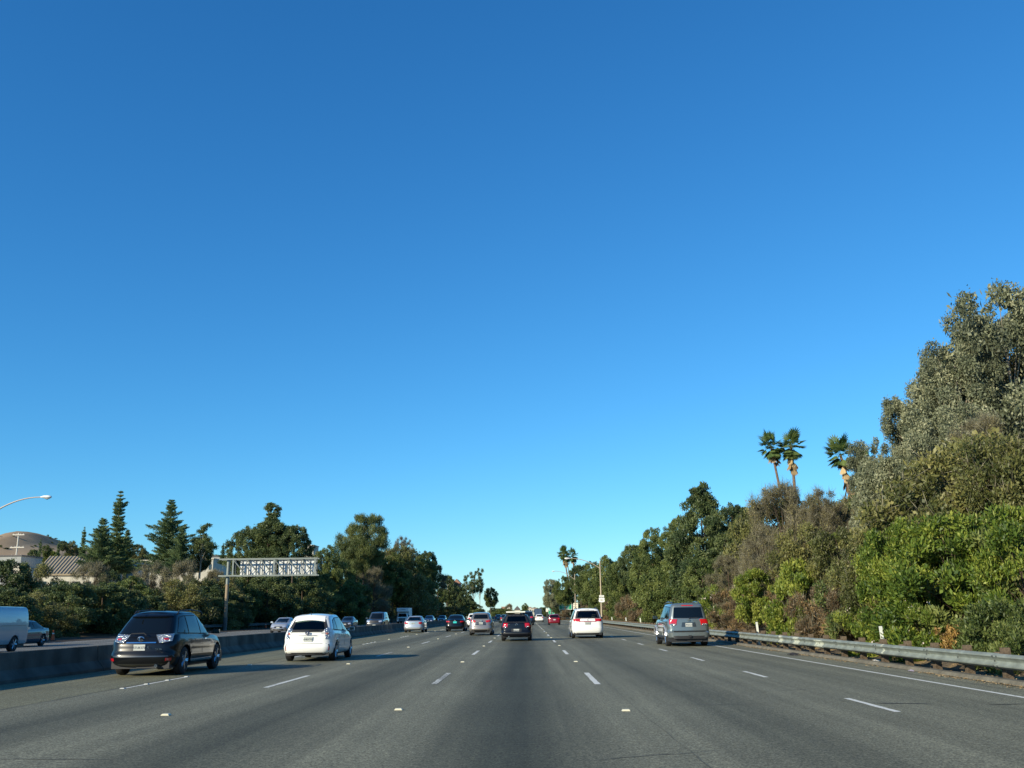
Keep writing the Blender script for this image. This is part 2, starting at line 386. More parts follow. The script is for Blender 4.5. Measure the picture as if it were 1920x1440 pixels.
for k in range(-1, 26): dash(LANES[4], 15.0+8*k, 2.35, .11, M['line'])
for (a, b) in ((-20, 60), (60, 140), (140, 230)): flat_part('edge_line', EDGE-.055, EDGE+.055, a, b, M['line'])
flat_part('edge_line', -31.2, -31.1, 0, 200, M['line'], .002, road2)
for x in (-17.0-2.3, -22.9, -26.7):
    for k in range(0, 14): dash(x, 30+PER*k, 4.0, .12, M['line'], road2).location.z = .002
# tar cracks / skid marks on the right lanes
def crack(pts, w, name='tar_crack'):
    V = []; 
    for i, (x, y) in enumerate(pts):
        ww = w*(.25 if i in (0, len(pts)-1) else 1)
        V += [(x, y-ww, .0045), (x, y+ww, .0045)]
    me = bpy.data.meshes.new(name); me.from_pydata(V, [], [(2*i, 2*i+2, 2*i+3, 2*i+1) for i in range(len(pts)-1)]); return link(name, me, M['tar'], road)
def gxy(px, py):
    d = CAMROT.to_3x3() @ Vector((px-PHOTO_W/2, -(py-PHOTO_H/2), -F_PX)); t = -EYE/d.z; return (d.x*t, d.y*t)
crack([gxy(*q) for q in ((1632, 1318), (1655, 1319), (1690, 1319), (1722, 1319.5), (1752, 1320.5))], .035)
crack([gxy(*q) for q in ((1525, 1262), (1538, 1264.5), (1553, 1267.5))], .05)
crack([gxy(*q) for q in ((1855, 1321), (1880, 1321), (1935, 1320))], .035)
crack([gxy(*q) for q in ((1010, 1310), (1018, 1311), (1030, 1310))], .02)

# longitudinal construction joints and hairline cracks in the asphalt
def seam(x0, wob, w, y0, y1, seed, name='joint'):
    rr = random.Random(seed); V = []; n = int((y1-y0)/.8)
    for i in range(n+1):
        y = y0+(y1-y0)*i/n; x = x0 + wob*math.sin(y*.21+seed) + rr.uniform(-.012, .012); ww = w*rr.uniform(.35, 1.2)
        V += [(x-ww/2, y, .003), (x+ww/2, y, .003)]
    me = bpy.data.meshes.new(name); me.from_pydata(V, [], [(2*i, 2*i+1, 2*i+3, 2*i+2) for i in range(n)]); return link(name, me, M['tar_old'], road)
M['tar_old'] = mat('old_joint', (.075, .077, .062), .8, noise=(5, .5))
for i, (x0, wob, w) in enumerate(((-9.05, .01, .03), (1.80, .05, .012), (5.38, .04, .010), (9.15, .05, .035))): seam(x0, wob, w, 4, 150, i)
rc_ = random.Random(21)
for i in range(26):
    x = rc_.uniform(-8.5, 8); y = rc_.uniform(8, 60); ln = rc_.uniform(.4, 2.2); an = rc_.uniform(-.6, .6); V = []; n = 7
    for j in range(n+1):
        t = j/n; w = .012*(1-abs(2*t-1))+.004; px_ = x+ln*t*math.cos(an)+rc_.uniform(-.03, .03); py_ = y+ln*t*math.sin(an)+rc_.uniform(-.05, .05); V += [(px_, py_-w, .0035), (px_, py_+w, .0035)]
    me = bpy.data.meshes.new('crack'); me.from_pydata(V, [], [(2*j, 2*j+2, 2*j+3, 2*j+1) for j in range(n)]); link('crack', me, M['tar_old'], road)

# ------------------------------------------------------------------ median barrier
M['concrete'] = mat('barrier_concrete', (.115, .115, .098), .9, spec=.1, noise=(1.1, .35), bump=(12, .25))
def stain(m):
    """rain streaks and rubber scuffs on the concrete"""
    n = m.node_tree; b = n.nodes['Principled BSDF']; src = b.inputs['Base Color'].links[0].from_socket
    g = n.nodes.new('ShaderNodeNewGeometry'); mp = n.nodes.new('ShaderNodeMapping'); mp.inputs['Scale'].default_value = (1, .9, .5); n.links.new(g.outputs['Position'], mp.inputs[0])
    t = n.nodes.new('ShaderNodeTexNoise'); t.inputs['Scale'].default_value = 1.3; t.inputs['Detail'].default_value = 7; n.links.new(mp.outputs[0], t.inputs['Vector'])
    mr = n.nodes.new('ShaderNodeMapRange'); mr.inputs[1].default_value = .35; mr.inputs[2].default_value = .68; mr.inputs[3].default_value = .72; mr.inputs[4].default_value = 1.25; n.links.new(t.outputs[0], mr.inputs[0])
    v = n.nodes.new('ShaderNodeVectorMath'); v.operation = 'SCALE'; n.links.new(src, v.inputs[0]); n.links.new(mr.outputs[0], v.inputs['Scale']); n.links.new(v.outputs[0], b.inputs['Base Color'])
stain(M['concrete'])
def barrier():
    root = empty('median_barrier', (-12.9, 0, 0), 0, 'long grey concrete median barrier between the two carriageways', 'barrier')
    prof = [(.34, 0), (.33, .08), (.14, .30), (.10, .70), (.09, .72), (-.09, .72), (-.10, .70), (-.14, .30), (-.33, .08), (-.34, 0)]
    y = -14.0; seg = 6.1; me = None
    b = MB(); b.prism([(u, v) for u, v in prof], 'y', 0, seg-.035); me = b.mesh('barrier_segment'); me.materials.append(M['concrete'])
    for k in range(46):
        o = link('barrier_segment', me, None, root); o.location = (0, y + k*seg, 0)
    b = MB(); b.prism([(u, v) for u, v in prof], 'y', 0, 400); o = b.build('barrier_far_run', M['concrete'], root); o.location = (0, y+46*seg, 0)
barrier()

# ------------------------------------------------------------------ right guardrail
M['galv'] = mat('galvanised_steel', (.21, .235, .205), .6, .12, noise=(3, .3))
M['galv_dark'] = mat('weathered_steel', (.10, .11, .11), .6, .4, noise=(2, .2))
M['post_wood'] = mat('post_wood', (.115, .088, .062), .9, spec=.1, noise=(7, .5), bump=(22, .5))
def wbeam():
    """W-beam profile (x towards the road negative, z)"""
    zs = [.155, .150, .11, .085, .035, .0, -.035, -.085, -.11, -.150, -.155]
    xs = [.0, -.02, -.075, -.08, -.02, -.005, -.02, -.08, -.075, -.02, .0]
    out = [(x, z) for x, z in zip(xs, zs)]
    return out + [(x+.012, z) for x, z in reversed(out)]
def guardrail(loc, xrail, y0, y1, sp, zc, label, side=1, posts_to=1e9, scale_post=1.0, dark=False):
    root = empty('guardrail', loc, 0, label, 'guardrail')
    x0 = xrail; prof = [(x*side, z) for x, z in wbeam()]
    seg = sp*2; b = MB(); b.prism(prof, 'y', 0, seg+.12); rme = b.mesh('rail', True, 30); rme.materials.append(M['galv_dark'] if dark else M['galv'])
    pb = MB(); pb.box((0, 0, (zc+.32)/2), (.16, .18, zc+.32), taper=.96); pme = pb.mesh('post'); pme.materials.append(M['post_wood'])
    bb = MB(); bb.box((-.14*side, 0, zc), (.14, .19, .36)); bme = bb.mesh('offset_block'); bme.materials.append(M['post_wood'])
    bo = MB(); bo.tube([(-.02*side, 0, 0), (.02*side, 0, 0)], .022, 8); bome = bo.mesh('bolt'); bome.materials.append(M['galv_dark'])
    n = int((y1-y0)/seg)
    for k in range(n):
        r = link('rail', rme, None, root); r.location = (x0 + (.004 if k % 2 else 0), y0+k*seg, zc + rng.uniform(-.006, .006))
    n2 = int((y1-y0)/sp)
    for k in range(n2):
        y = y0 + k*sp + .2
        if y > posts_to: break
        o = link('post', pme, None, root); o.location = (x0+.235*side, y, -.05); o.rotation_euler = (rng.uniform(-.015, .015), rng.uniform(-.02, .02), rng.uniform(-.06, .06))
        o2 = link('offset_block', bme, None, o); o2.location = (0, 0, .05)
        if y < 40:
            o3 = link('bolt', bome, None, root); o3.location = (x0-.005*side, y, zc)
    return root
GX = 10.12
guardrail((0, 0, 0), GX, 3.2, 225, 1.78, .415, 'long grey steel guardrail on brown wooden posts along the right shoulder')
guardrail((0, 0, 0), -37.0, 108, 200, 3.0, .52, 'dark steel guardrail beyond the opposing lanes behind the gantry pole', side=-1, dark=True)
gr_ = [o for o in C.objects if o.name == 'guardrail'][0]
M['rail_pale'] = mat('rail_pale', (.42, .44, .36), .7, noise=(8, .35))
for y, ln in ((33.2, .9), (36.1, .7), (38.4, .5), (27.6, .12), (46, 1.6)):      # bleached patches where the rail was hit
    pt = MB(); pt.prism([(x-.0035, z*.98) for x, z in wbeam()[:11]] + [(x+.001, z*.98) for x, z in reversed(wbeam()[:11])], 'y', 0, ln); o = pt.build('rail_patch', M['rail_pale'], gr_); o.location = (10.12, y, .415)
sb_ = MB()
for dy in (-.09, .09):
    for dz in (-.10, .10): sb_.tube([(-.10, dy, dz), (-.07, dy, dz)], .014, 6)
sbm = sb_.mesh('splice_bolts'); sbm.materials.append(M['galv_dark'])
for k in range(12): o = link('splice_bolts', sbm, None, gr_); o.location = (10.12, 3.2+3.56*(k+1)+.06, .415)
dk = MB()
for y0 in np.arange(-12, 226, 6.0):
    dk.prism([(9.78, .0), (9.84, .085), (9.96, .10), (10.02, .09), (10.08, .02), (10.08, 0)], 'y', y0, y0+5.985)
dike = dk.build('kerb', mat('dike_asphalt', (.15, .138, .108), .95, spec=.1, noise=(2.3, .3), bump=(14, .6)), None, True, 40); tag(dike, kind='structure')
# light repaired rail faces
# delineators
M['delin'] = mat('marker_white', (.68, .70, .62), .6)
def delineator(px, y, label, x=10.62, h=1.02, lean=0):
    r = empty('marker_post', (x, y, z_right(x, y) if x > 0 else -.02), 0, label, 'marker post', 'white marker posts behind the guardrail')
    b = MB(); b.prism([(-.05, -.012), (.05, -.012), (.05, .0), (0, .012), (-.05, .0)], 'z', 0, h-.12); b.build('post', M['delin'], r)
    c = MB(); c.prism([(-.05, -.012), (.05, -.012), (.05, .0), (0, .012), (-.05, .0)], 'z', h-.12, h); c.build('post_top', mat('marker_top', (.6, .62, .58), .5) if 'mt' not in M else M['mt'], r)
    r.rotation_euler = (0, lean, 0); return r
for y, lb in ((29.0, 'near white marker post behind the guardrail by the flowering oleander'), (44.5, 'white marker post behind the guardrail below the yellow-green bush'),
              (90, 'white marker post behind the guardrail, fourth in the row beyond the minivan'), (103, 'white marker post behind the guardrail, third in the row beyond the minivan'),
              (120, 'white marker post behind the guardrail, second beyond the minivan'), (142, 'white marker post behind the guardrail, just right of the lamp post foot')):
    delineator(0, y, lb, lean=-.06)
for y, lb in ((190, 'short white marker post near the guardrail left of the minivan roof'), (210, 'farthest short white marker post near the red hatchback')):
    delineator(0, y, lb, x=11.2)

# cones
def cone(x, y, label, s=1.0):
    r = empty('traffic_cone', (x, y, 0), 0, label, 'traffic cone', 'orange cones by the opposing road')
    b = MB(); b.tube([(0, 0, .04), (0, 0, .72)], [.15, .03], 12); b.build('cone_body', mat('cone_orange', (.75, .10, .02), .6), r)
    b = MB(); b.box((0, 0, .02), (.38, .38, .04)); b.build('cone_base', M['rubber'], r)
    b = MB(); b.tube([(0, 0, .42), (0, 0, .54)], [.082, .064], 12, False); b.build('cone_stripe', M['delin'], r); r.scale = (s, s, s)
cone(-34.6, 70, 'small orange traffic cone behind the dark sedan on the left shoulder')
cone(-36.2, 133, 'faint orange traffic cone in the shade right of the gantry pole')

# leaf litter and grit along the kerb: uncountable
def litter():
    r = np.random.default_rng(77); n = 9000
    y = 12 + 90*r.uniform(0, 1, n)**1.6; x = np.where(r.uniform(0, 1, n) < .45, 9.72 - np.abs(r.normal(size=n))*.16, 10.2 + r.uniform(0, 1, n)*1.3)
    keep = (np.sin(y*1.7)+np.sin(y*.63+1)+r.normal(size=n)*.5) > -.1; x, y = x[keep], y[keep]; n = len(x)
    z = np.where(x < 9.78, .012, .03+.2*np.clip(x-11.2, 0, 1.5)); s_ = r.uniform(.012, .05, n); an = r.uniform(0, 6.28, n)
    V = np.zeros((n, 4, 3)); 
    for k in range(4):
        V[:, k, 0] = x + s_*np.cos(an+k*1.57)*(1 if k % 2 else .6); V[:, k, 1] = y + s_*np.sin(an+k*1.57)*(1 if k % 2 else .6); V[:, k, 2] = z + r.uniform(0, .02, n)
    me = bpy.data.meshes.new('leaf_litter'); me.from_pydata(V.reshape(-1, 3).tolist(), [], [(4*i, 4*i+1, 4*i+2, 4*i+3) for i in range(n)])
    o = link('leaf_litter', me, mat('dry_litter', (.36, .25, .12), .9, noise=(6, .5))); tag(o, 'dry straw-coloured leaf litter and grit along the kerb under the right guardrail', 'leaf litter', kind='stuff')
litter()

# litter on the shoulder
def scrap(name, x, y, dims, col, label, cat):
    b = MB(); n = 9; V = []
    V = [(math.cos(2*math.pi*k/n)*dims[0]*(.6+.4*random.random()), math.sin(2*math.pi*k/n)*dims[1]*(.6+.4*random.random()), dims[2]*random.random()*.5) for k in range(n)]
    V.append((0, 0, dims[2])); Fs = [(k, (k+1) % n, n) for k in range(n)]
    b.add(V, Fs); b.add([(x_, y_, 0) for x_, y_, z_ in V[:n]], [tuple(range(n))])
    o = b.build(name, mat(name, col, .8, noise=(12, .3))); o.location = (x, y, .006); tag(o, label, cat); return o
gx, gy = gxy(1510, 1228); scrap('tyre_scrap', 9.35, gy, (.3, .5, .09), (.03, .027, .025), 'dark torn tyre scrap lying on the right shoulder', 'debris')
scrap('crumpled_wrapper', 9.62, 24.6, (.09, .09, .05), (.30, .26, .32), 'small pale crumpled wrapper at the foot of the kerb', 'litter')
scrap('paper_litter', 10.5, 29.5, (.22, .25, .06), (.75, .75, .72), 'white paper litter under the guardrail below the oleander', 'litter')

# ------------------------------------------------------------------ gantry (left)
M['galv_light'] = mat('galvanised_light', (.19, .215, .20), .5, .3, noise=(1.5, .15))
M['pole_brown'] = mat('pole_rust', (.26, .20, .13), .7, .1, noise=(1.2, .25))
M['sign_back'] = mat('sign_back', (.66, .67, .66), .5)
def gantry():
    Y = 115.0; P0 = at(423, 1150, Y); x0 = P0.x; x1 = at(592, 1065, Y).x
    zt, zb = at(430, 1049, Y).z, at(430, 1080, Y).z
    g = empty('sign_gantry', (x0, Y, 0), 0, 'cantilever steel truss sign gantry seen from behind, on one round pole left of the road', 'sign gantry')
    b = MB(); b.tube([(0, 0, -.1), (0, 0, 1.5)], .25, 16); b.build('pole_base', M['galv_dark'], g, True)
    b = MB(); b.tube([(0, 0, 1.5), (0, 0, zb-1.0)], .21, 16); b.build('pole', M['pole_brown'], g, True)
    b = MB(); b.tube([(0, 0, zb-1.0), (0, 0, zt+.12)], .21, 16); b.build('pole_top', M['galv_light'], g, True)
    Lx = x1-x0; d = .95
    for z, nm in ((zt, 'chord'), (zb, 'chord')):
        for yy in (-d/2, d/2):
            b = MB(); b.box((Lx/2-.35, yy, z), (Lx+1.3, .14, .17)); b.build(nm, M['galv_light'], g)
    nb = 6; st = (Lx-.7)/nb
    for k in range(nb+1):
        xx = .7 + k*st
        for yy in (-d/2, d/2):
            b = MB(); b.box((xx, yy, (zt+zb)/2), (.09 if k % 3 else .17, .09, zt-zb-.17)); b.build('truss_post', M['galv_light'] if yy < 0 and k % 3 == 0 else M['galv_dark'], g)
        for z in (zt, zb):
            b = MB(); b.box((xx, 0, z), (.07, d-.14, .07)); b.build('cross_tie', M['galv_dark'], g)
        if k < nb:
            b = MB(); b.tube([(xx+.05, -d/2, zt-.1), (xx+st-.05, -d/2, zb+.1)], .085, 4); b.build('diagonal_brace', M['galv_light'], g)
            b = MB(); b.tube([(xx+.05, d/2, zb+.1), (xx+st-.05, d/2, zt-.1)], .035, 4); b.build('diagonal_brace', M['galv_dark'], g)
            b = MB(); b.box((xx+st/2, d/2+.12, (zt+zb)/2), (.05, .06, zt-zb)); b.build('sign_stiffener', M['galv_dark'], g)
    for a, e in ((1.25, Lx*.515), (Lx*.555, Lx+.02)):
        b = MB(); b.box(((a+e)/2, d/2+.22, (zt+zb)/2), (e-a, .05, zt-zb-.1)); b.build('sign_panel', M['sign_back'], g)
gantry()

# ------------------------------------------------------------------ lamp posts
M['lamp_pole'] = mat('lamp_pole', (.40, .33, .24), .55, .1)
M['lamp_head'] = mat('lamp_head', (.75, .77, .76), .4)
M['lamp_lens'] = mat('lamp_lens', (.35, .38, .38), .2)
def lamp(x, y, head_dx, ztop, zarm, zhead, label, z0=0, sgn=-1, polemat=None):
    r = empty('street_lamp', (x, y, z0), 0, label, 'street lamp', None)
    b = MB(); b.tube([(0, 0, 0), (0, 0, .35)], [.20, .17], 12); b.tube([(0, 0, .3), (0, 0, ztop-z0)], [.13, .075], 12); b.build('pole', polemat or M['lamp_pole'], r, True)
    pts = []; n = 10
    for k in range(n+1):
        t = k/n; e = 1-(1-t)**2.1
        pts.append((head_dx*t, 0, (zarm-z0) + (zhead-zarm)*e))
    b = MB(); b.tube(pts, [.06-.02*k/n for k in range(n+1)], 8); b.build('arm', polemat or M['lamp_pole'], r, True)
    q = 1 if head_dx > 0 else -1; h = MB()
    e = Vector(pts[-1]); ring = []
    h.tube([e, e+Vector((q*.10, 0, 0)), e+Vector((q*.25, 0, .02)), e+Vector((q*.55, 0, .02)), e+Vector((q*.75, 0, -.01)), e+Vector((q*.80, 0, -.02))], [.05, .09, .13, .145, .11, .03], 12)
    me = h.mesh('lamp_head', True, 60)
    for v in me.vertices: v.co.z = e.z + (v.co.z-e.z)*.75
    hd = link('lamp_head', me, M['lamp_head'], r)
    h = MB(); h.tube([e+Vector((q*.28, 0, -.05)), e+Vector((q*.5, 0, -.09)), e+Vector((q*.68, 0, -.06))], [.06, .10, .05], 10); h.build('lens', M['lamp_lens'], hd, True)
    return r
Yl = 136.0
a = at(1128, 1150, Yl); lamp(a.x, Yl, at(1069, 1048, Yl).x-a.x, at(1125, 1051, Yl).z, at(1125, 1066, Yl).z, at(1075, 1047, Yl).z, 'tall tan street lamp with highway shield on its pole, arm reaching left over the road')
Yl2 = 232.0
a = at(1079, 1140, Yl2); lamp(a.x, Yl2, at(1041, 1070, Yl2).x-a.x, at(1078, 1076, Yl2).z, at(1078, 1087, Yl2).z, at(1040, 1071, Yl2).z, 'farther tan street lamp behind the green exit sign')
Yl3 = 66.0
hl = at(76, 932, Yl3); p0 = at(-30, 985, Yl3)
lamp(p0.x, Yl3, hl.x-p0.x, p0.z+.6, at(-30, 972, Yl3).z, hl.z, 'grey street lamp at the left edge, only its curved arm and white head in view', polemat=mat('lamp_pole_grey', (.45, .40, .36), .5, .2))

# ------------------------------------------------------------------ signs
M['sign_green'] = mat('sign_green', (.006, .30, .16), .4)
M['sign_blue'] = mat('sign_blue', (.02, .14, .52), .4)
M['sign_white'] = mat('sign_white', (.85, .85, .80), .45)
M['ink'] = mat('sign_ink', (.03, .03, .03), .5)
M['sign_cream'] = mat('sign_cream', (.80, .78, .62), .45)
def sign(px0, py0, px1, py1, Y, mt, name, label, lines=(), border=True, cat='road sign', txtmat=None, posts=2):
    a, c = at(px0, py0, Y), at(px1, py1, Y); w, h = c.x-a.x, a.z-c.z; cx = (a.x+c.x)/2; cz = (a.z+c.z)/2
    r = empty(name, (cx, Y, 0), 0, label, cat)
    b = MB(); b.box((0, 0, cz), (w, .05, h)); p = b.build('sign_panel', mt, r)
    if border:
        t = h*.045; b = MB()
        b.box((0, -.032, cz+h/2-t), (w, .008, t)); b.box((0, -.032, cz-h/2+t), (w, .008, t)); b.box((-w/2+t, -.036, cz), (t, .008, h)); b.box((w/2-t, -.036, cz), (t, .008, h))
        b.build('border', M['sign_white'], p)
    for (tx, sz, u, v, sx) in lines: text_mesh(tx, sz*h, txtmat or M['sign_white'], 'lettering', p, (u*w, -.035, cz+v*h), (R(90), 0, 0), .004, sx=sx)
    for s in ((-.35, .35) if posts == 2 else (0,)):
        b = MB(); b.box((s*w, .09, cz/2), (.14, .12, cz+.1)); b.build('sign_post', M['galv'], r)
    return r
sign(1048, 1130.5, 1072.6, 1143, 262, M['sign_green'], 'exit_sign', 'green exit sign reading Cal Lutheran University next exit', [('Cal Lutheran', .30, 0, .26, .9), ('University', .30, 0, -.04, .95), ('NEXT EXIT', .22, 0, -.32, 1.0)])
sign(1073, 1130.5, 1084, 1143, 262.3, M['sign_cream'], 'white_panel_sign', 'cream panel with two dark text lines right of the green exit sign', [('BUSINESS', .17, 0, .27, .8), ('DISTRICT', .17, 0, -.05, .8)], False, txtmat=mat('brown_ink', (.25, .12, .05), .5), posts=1)
sign(1030, 1141, 1048, 1147.5, 400, M['sign_green'], 'distance_sign', 'low green distance sign behind the red hatchback', [('Lynn Rd', .34, .16, .2, 1), ('NEXT', .3, .16, -.25, 1)], True)
sign(1028, 1145, 1040, 1151.5, 390, M['sign_green'], 'small_green_sign', 'small green sign under the blue service sign', [('EXIT', .4, 0, 0, 1)], True)
sign(1033, 1136, 1038.6, 1144, 385, M['sign_blue'], 'service_sign', 'small blue service sign with white symbol above the green signs', [('H', .6, 0, .1, 1)], False, posts=1)
sign(1023.5, 1141, 1027.5, 1147, 400, M['sign_cream'], 'pale_sign', 'tiny pale yellow sign left of the blue service sign', [], False, posts=1)
# NORTH / 101 shield on the first lamp pole
a = at(1128, 1125, Yl)
r = empty('route_shield_sign', (a.x, Yl-.2, 0), 0, 'white 101 route shield with a small plate above, mounted on the lamp pole', 'road sign')
z0, z1 = at(1128, 1129, Yl).z, at(1128, 1120.5, Yl).z; hh = z1-z0; w = at(1133.4, 1125, Yl).x-at(1122.4, 1125, Yl).x
prof = [(-.38, -.5), (0, -.56), (.38, -.5), (.52, -.32), (.50, -.1), (.44, .12), (.50, .36), (.36, .5), (.16, .44), (0, .5), (-.16, .44), (-.36, .5), (-.50, .36), (-.44, .12), (-.50, -.1), (-.52, -.32)]
b = MB(); b.prism([(u*w, (z0+z1)/2+v*hh) for u, v in prof], 'y', -.02, .02); sh = b.build('shield', M['sign_white'], r)
text_mesh('101', hh*.62, M['ink'], 'lettering', sh, (0, -.025, (z0+z1)/2-.03), (R(90), 0, 0), .003, sx=.85)
zc = at(1128, 1117.8, Yl).z; b = MB(); b.box((0, 0, zc), (w*.82, .04, hh*.42)); pl = b.build('direction_plate', M['sign_white'], r)
text_mesh('NORTH', hh*.28, M['ink'], 'lettering', pl, (0, -.025, zc), (R(90), 0, 0), .003, sx=.8)
# small dark signs with bright fronts on the left verge, seen between trees
r = empty('small_round_sign', (at(865, 1143, 330).x, 330, 0), 0, 'small white sign on a thin pole at the foot of the left slope', 'road sign')
b = MB(); b.tube([(0, 0, 0), (0, 0, 3.2)], .06, 8); b.build('sign_post', M['galv'], r); b = MB(); b.box((0, -.08, 2.6), (.7, .03, 1.2)); b.build('sign_panel', M['sign_white'], r)

# ------------------------------------------------------------------ utility pole
Yu = 330.0
a = at(30, 1045, Yu); r = empty('utility_pole', (a.x, Yu, z_left(a.x, Yu)), 0, 'pale wooden utility pole with three crossarms in front of the brown hill', 'utility pole')
zb = z_left(a.x, Yu); M['pole_pale'] = mat('pole_pale', (.62, .58, .50), .7)
b = MB(); b.tube([(0, 0, 0), (0, 0, at(35, 999, Yu).z-zb)], [.32, .22], 8); b.build('pole', M['pole_pale'], r)
for py, w in ((1003, 4.2), (1026.5, 5.0), (1042.5, 3.8)):
    b = MB(); b.box((.2, -.4, at(33, py, Yu).z-zb), (w, .2, .28)); ca = b.build('crossarm', M['pole_pale'], r)
    for q in (-.42, -.15, .15, .42): b = MB(); b.tube([(q*w+.2, -.4, at(33, py, Yu).z-zb+.1), (q*w+.2, -.4, at(33, py, Yu).z-zb+.45)], .07, 6); b.build('insulator', M['sign_white'], ca)
# ------------------------------------------------------------------ vehicles
def lerp(a, b, t): return a + (b-a)*t
def interp(pts, x):
    return float(np.interp(x, [p[0] for p in pts], [p[1] for p in pts]))

NS, NC, NF = 74, 5, 10
def plan_ring(yr, yf, w, rc, bow_r, bow_f, taper_r, taper_f):
    """right half of a rounded plan outline, rear centre -> front centre: list of (x, y)"""
    pts = []
    hb = max(w-rc, 0.01)
    for k in range(NF): pts.append((hb*k/NF, yr))
    for k in range(NC):
        a = math.pi/2*k/NC; pts.append((hb + rc*math.sin(a), yr + rc*(1-math.cos(a))))
    for k in range(NS+1): pts.append((w, lerp(yr+rc, yf-rc, k/NS)))
    for k in range(1, NC+1):
        a = math.pi/2*k/NC; pts.append((hb + rc*math.cos(a), yf - rc + rc*math.sin(a)))
    for k in range(1, NF+1): pts.append((hb*(1-k/NF), yf))
    out = []
    for x, y in pts:
        s = (y-yr)/(yf-yr)
        u = x/w
        xx = x*(1 - taper_r*max(0, 1-s/0.35)**2 - taper_f*max(0, (s-0.62)/0.38)**2)
        yy = y + bow_r*u*u*(1-s)**2 - bow_f*u*u*s**2
        out.append((xx, yy))
    return out

def build_body(p):
    """returns verts, faces of the painted shell (rear at y=0, front at y=L, ground z=0)"""
    L, Wd, H, wr = p['L'], p['W'], p['H'], p['wr']
    V = []; Fc = []
    # lower body
    fr = p.get('rows', [0, .06, .14, .22, .3, .38, .46, .54, .62, .7, .78, .86, .93, .97, 1.0])
    wp = p.get('wprof', [(0, .90), (.06, .955), (.3, 1.0), (.5, .985), (.62, 1.0), (.85, .985), (1, .94)])
    rp = p['rearp']; fp = p['frontp']
    zlow = p.get('zlow', .24)
    n = 0; rows = []
    arch = wr + p.get('arch_gap', .05)
    for f in fr:
        w = Wd/2*interp(wp, f)
        ring = plan_ring(interp(rp, f), L-interp(fp, f), w, p.get('rc', .22), p.get('bow_r', .10), p.get('bow_f', .25),
                         p.get('taper_r', .05), p.get('taper_f', .10))
        row = []
        for x, y in ring:
            zb = interp(p['belt'], y)
            z0 = interp(p['bottom'], y) if 'bottom' in p else zlow
            z = z0 + (zb-z0)*f
            if x > Wd*.34:
                for yw in (p['ry'], p['fy']):
                    d = abs(y-yw)
                    if d < arch:
                        za = wr + math.sqrt(arch*arch-d*d)
                        if z < za: z = za
                        elif z < za+.07: x = x + .012
            row.append((x, y, z))
        rows.append(row)
    def grid(rows, sgn):
        base = len(V)
        m = len(rows[0])
        for r in rows:
            for (x, y, z) in r: V.append((x*sgn, y, z))
        for i in range(len(rows)-1):
            for j in range(m-1):
                a, b, c, d = base+i*m+j, base+i*m+j+1, base+(i+1)*m+j+1, base+(i+1)*m+j
                pa, pb, pc, pd = V[a], V[b], V[c], V[d]
                if abs(pa[2]-pd[2]) < 1e-6 and abs(pb[2]-pc[2]) < 1e-6 and abs(pa[0]-pd[0]) < .04: continue
                Fc.append((a, b, c, d) if sgn > 0 else (d, c, b, a))
    def cap(row, crown, power=2.0):
        M_ = 10; m = len(row); base = len(V)
        for (x, y, z) in row:
            for k in range(M_+1):
                u = -1 + 2*k/M_
                V.append((x*u, y, z + crown(y)*(1-abs(u)**power)*min(1, x/(Wd*.3))))
        for j in range(m-1):
            for k in range(M_):
                a = base+j*(M_+1)+k
                Fc.append((a, a+1, a+M_+2, a+M_+1))
    for s in (1, -1): grid(rows, s)
    cap(rows[-1], lambda y: p.get('hood_crown', .05))
    # greenhouse
    if 'gb' in p:
        gb, gt = p['gb'], p['gt']
        wb, wt = p['wb'], p['wt']
        gr = []
        for f in (0, .12, .25, .4, .55, .7, .82, .9, .96, 1.0):
            e = f
            yr = lerp(gb[0], gt[0], e**p.get('rexp', 1.0)); yf = lerp(gb[1], gt[1], e**p.get('fexp', 1.12))
            w = lerp(wb, wt, e**1.25)
            if f > .9:
                k = (f-.9)/.1; w -= .035*k*k; yr += .06*k*k; yf -= .06*k*k
            ring = plan_ring(yr, yf, w, p.get('grc', .16), p.get('gbow_r', .07), p.get('gbow_f', .30), p.get('gtr', .04), .07)
            row = []
            for x, y in ring:
                zb = interp(p['belt'], y) - .04 if f == 0 else interp(p['belt'], y) - .01
                zt = interp(p['roof'], y)
                row.append((x, y, lerp(zb, zt, f)))
            gr.append(row)
        for s in (1, -1): grid(gr, s)
        cap(gr[-1], lambda y: p.get('roof_crown', .06), 2.4)
    return V, Fc

PXZ = {'rear': (Vector((1, 0, 0)), Vector((0, 0, 1)), Vector((0, 1, 0))),
       'front': (Vector((1, 0, 0)), Vector((0, 0, 1)), Vector((0, -1, 0))),
       'right': (Vector((0, 1, 0)), Vector((0, 0, 1)), Vector((-1, 0, 0))),
       'left': (Vector((0, 1, 0)), Vector((0, 0, 1)), Vector((1, 0, 0))),
       'top': (Vector((1, 0, 0)), Vector((0, 1, 0)), Vector((0, 0, -1)))}
SQ = math.sqrt(.5)
PXZ['rr'] = (Vector((SQ, SQ, 0)), Vector((0, 0, 1)), Vector((-SQ, SQ, 0)))     # rear right corner, seen diagonally
PXZ['rl'] = (Vector((SQ, -SQ, 0)), Vector((0, 0, 1)), Vector((SQ, SQ, 0)))
PXZ['fr'] = (Vector((-SQ, SQ, 0)), Vector((0, 0, 1)), Vector((-SQ, -SQ, 0)))
PXZ['fl'] = (Vector((SQ, SQ, 0)), Vector((0, 0, 1)), Vector((SQ, -SQ, 0)))

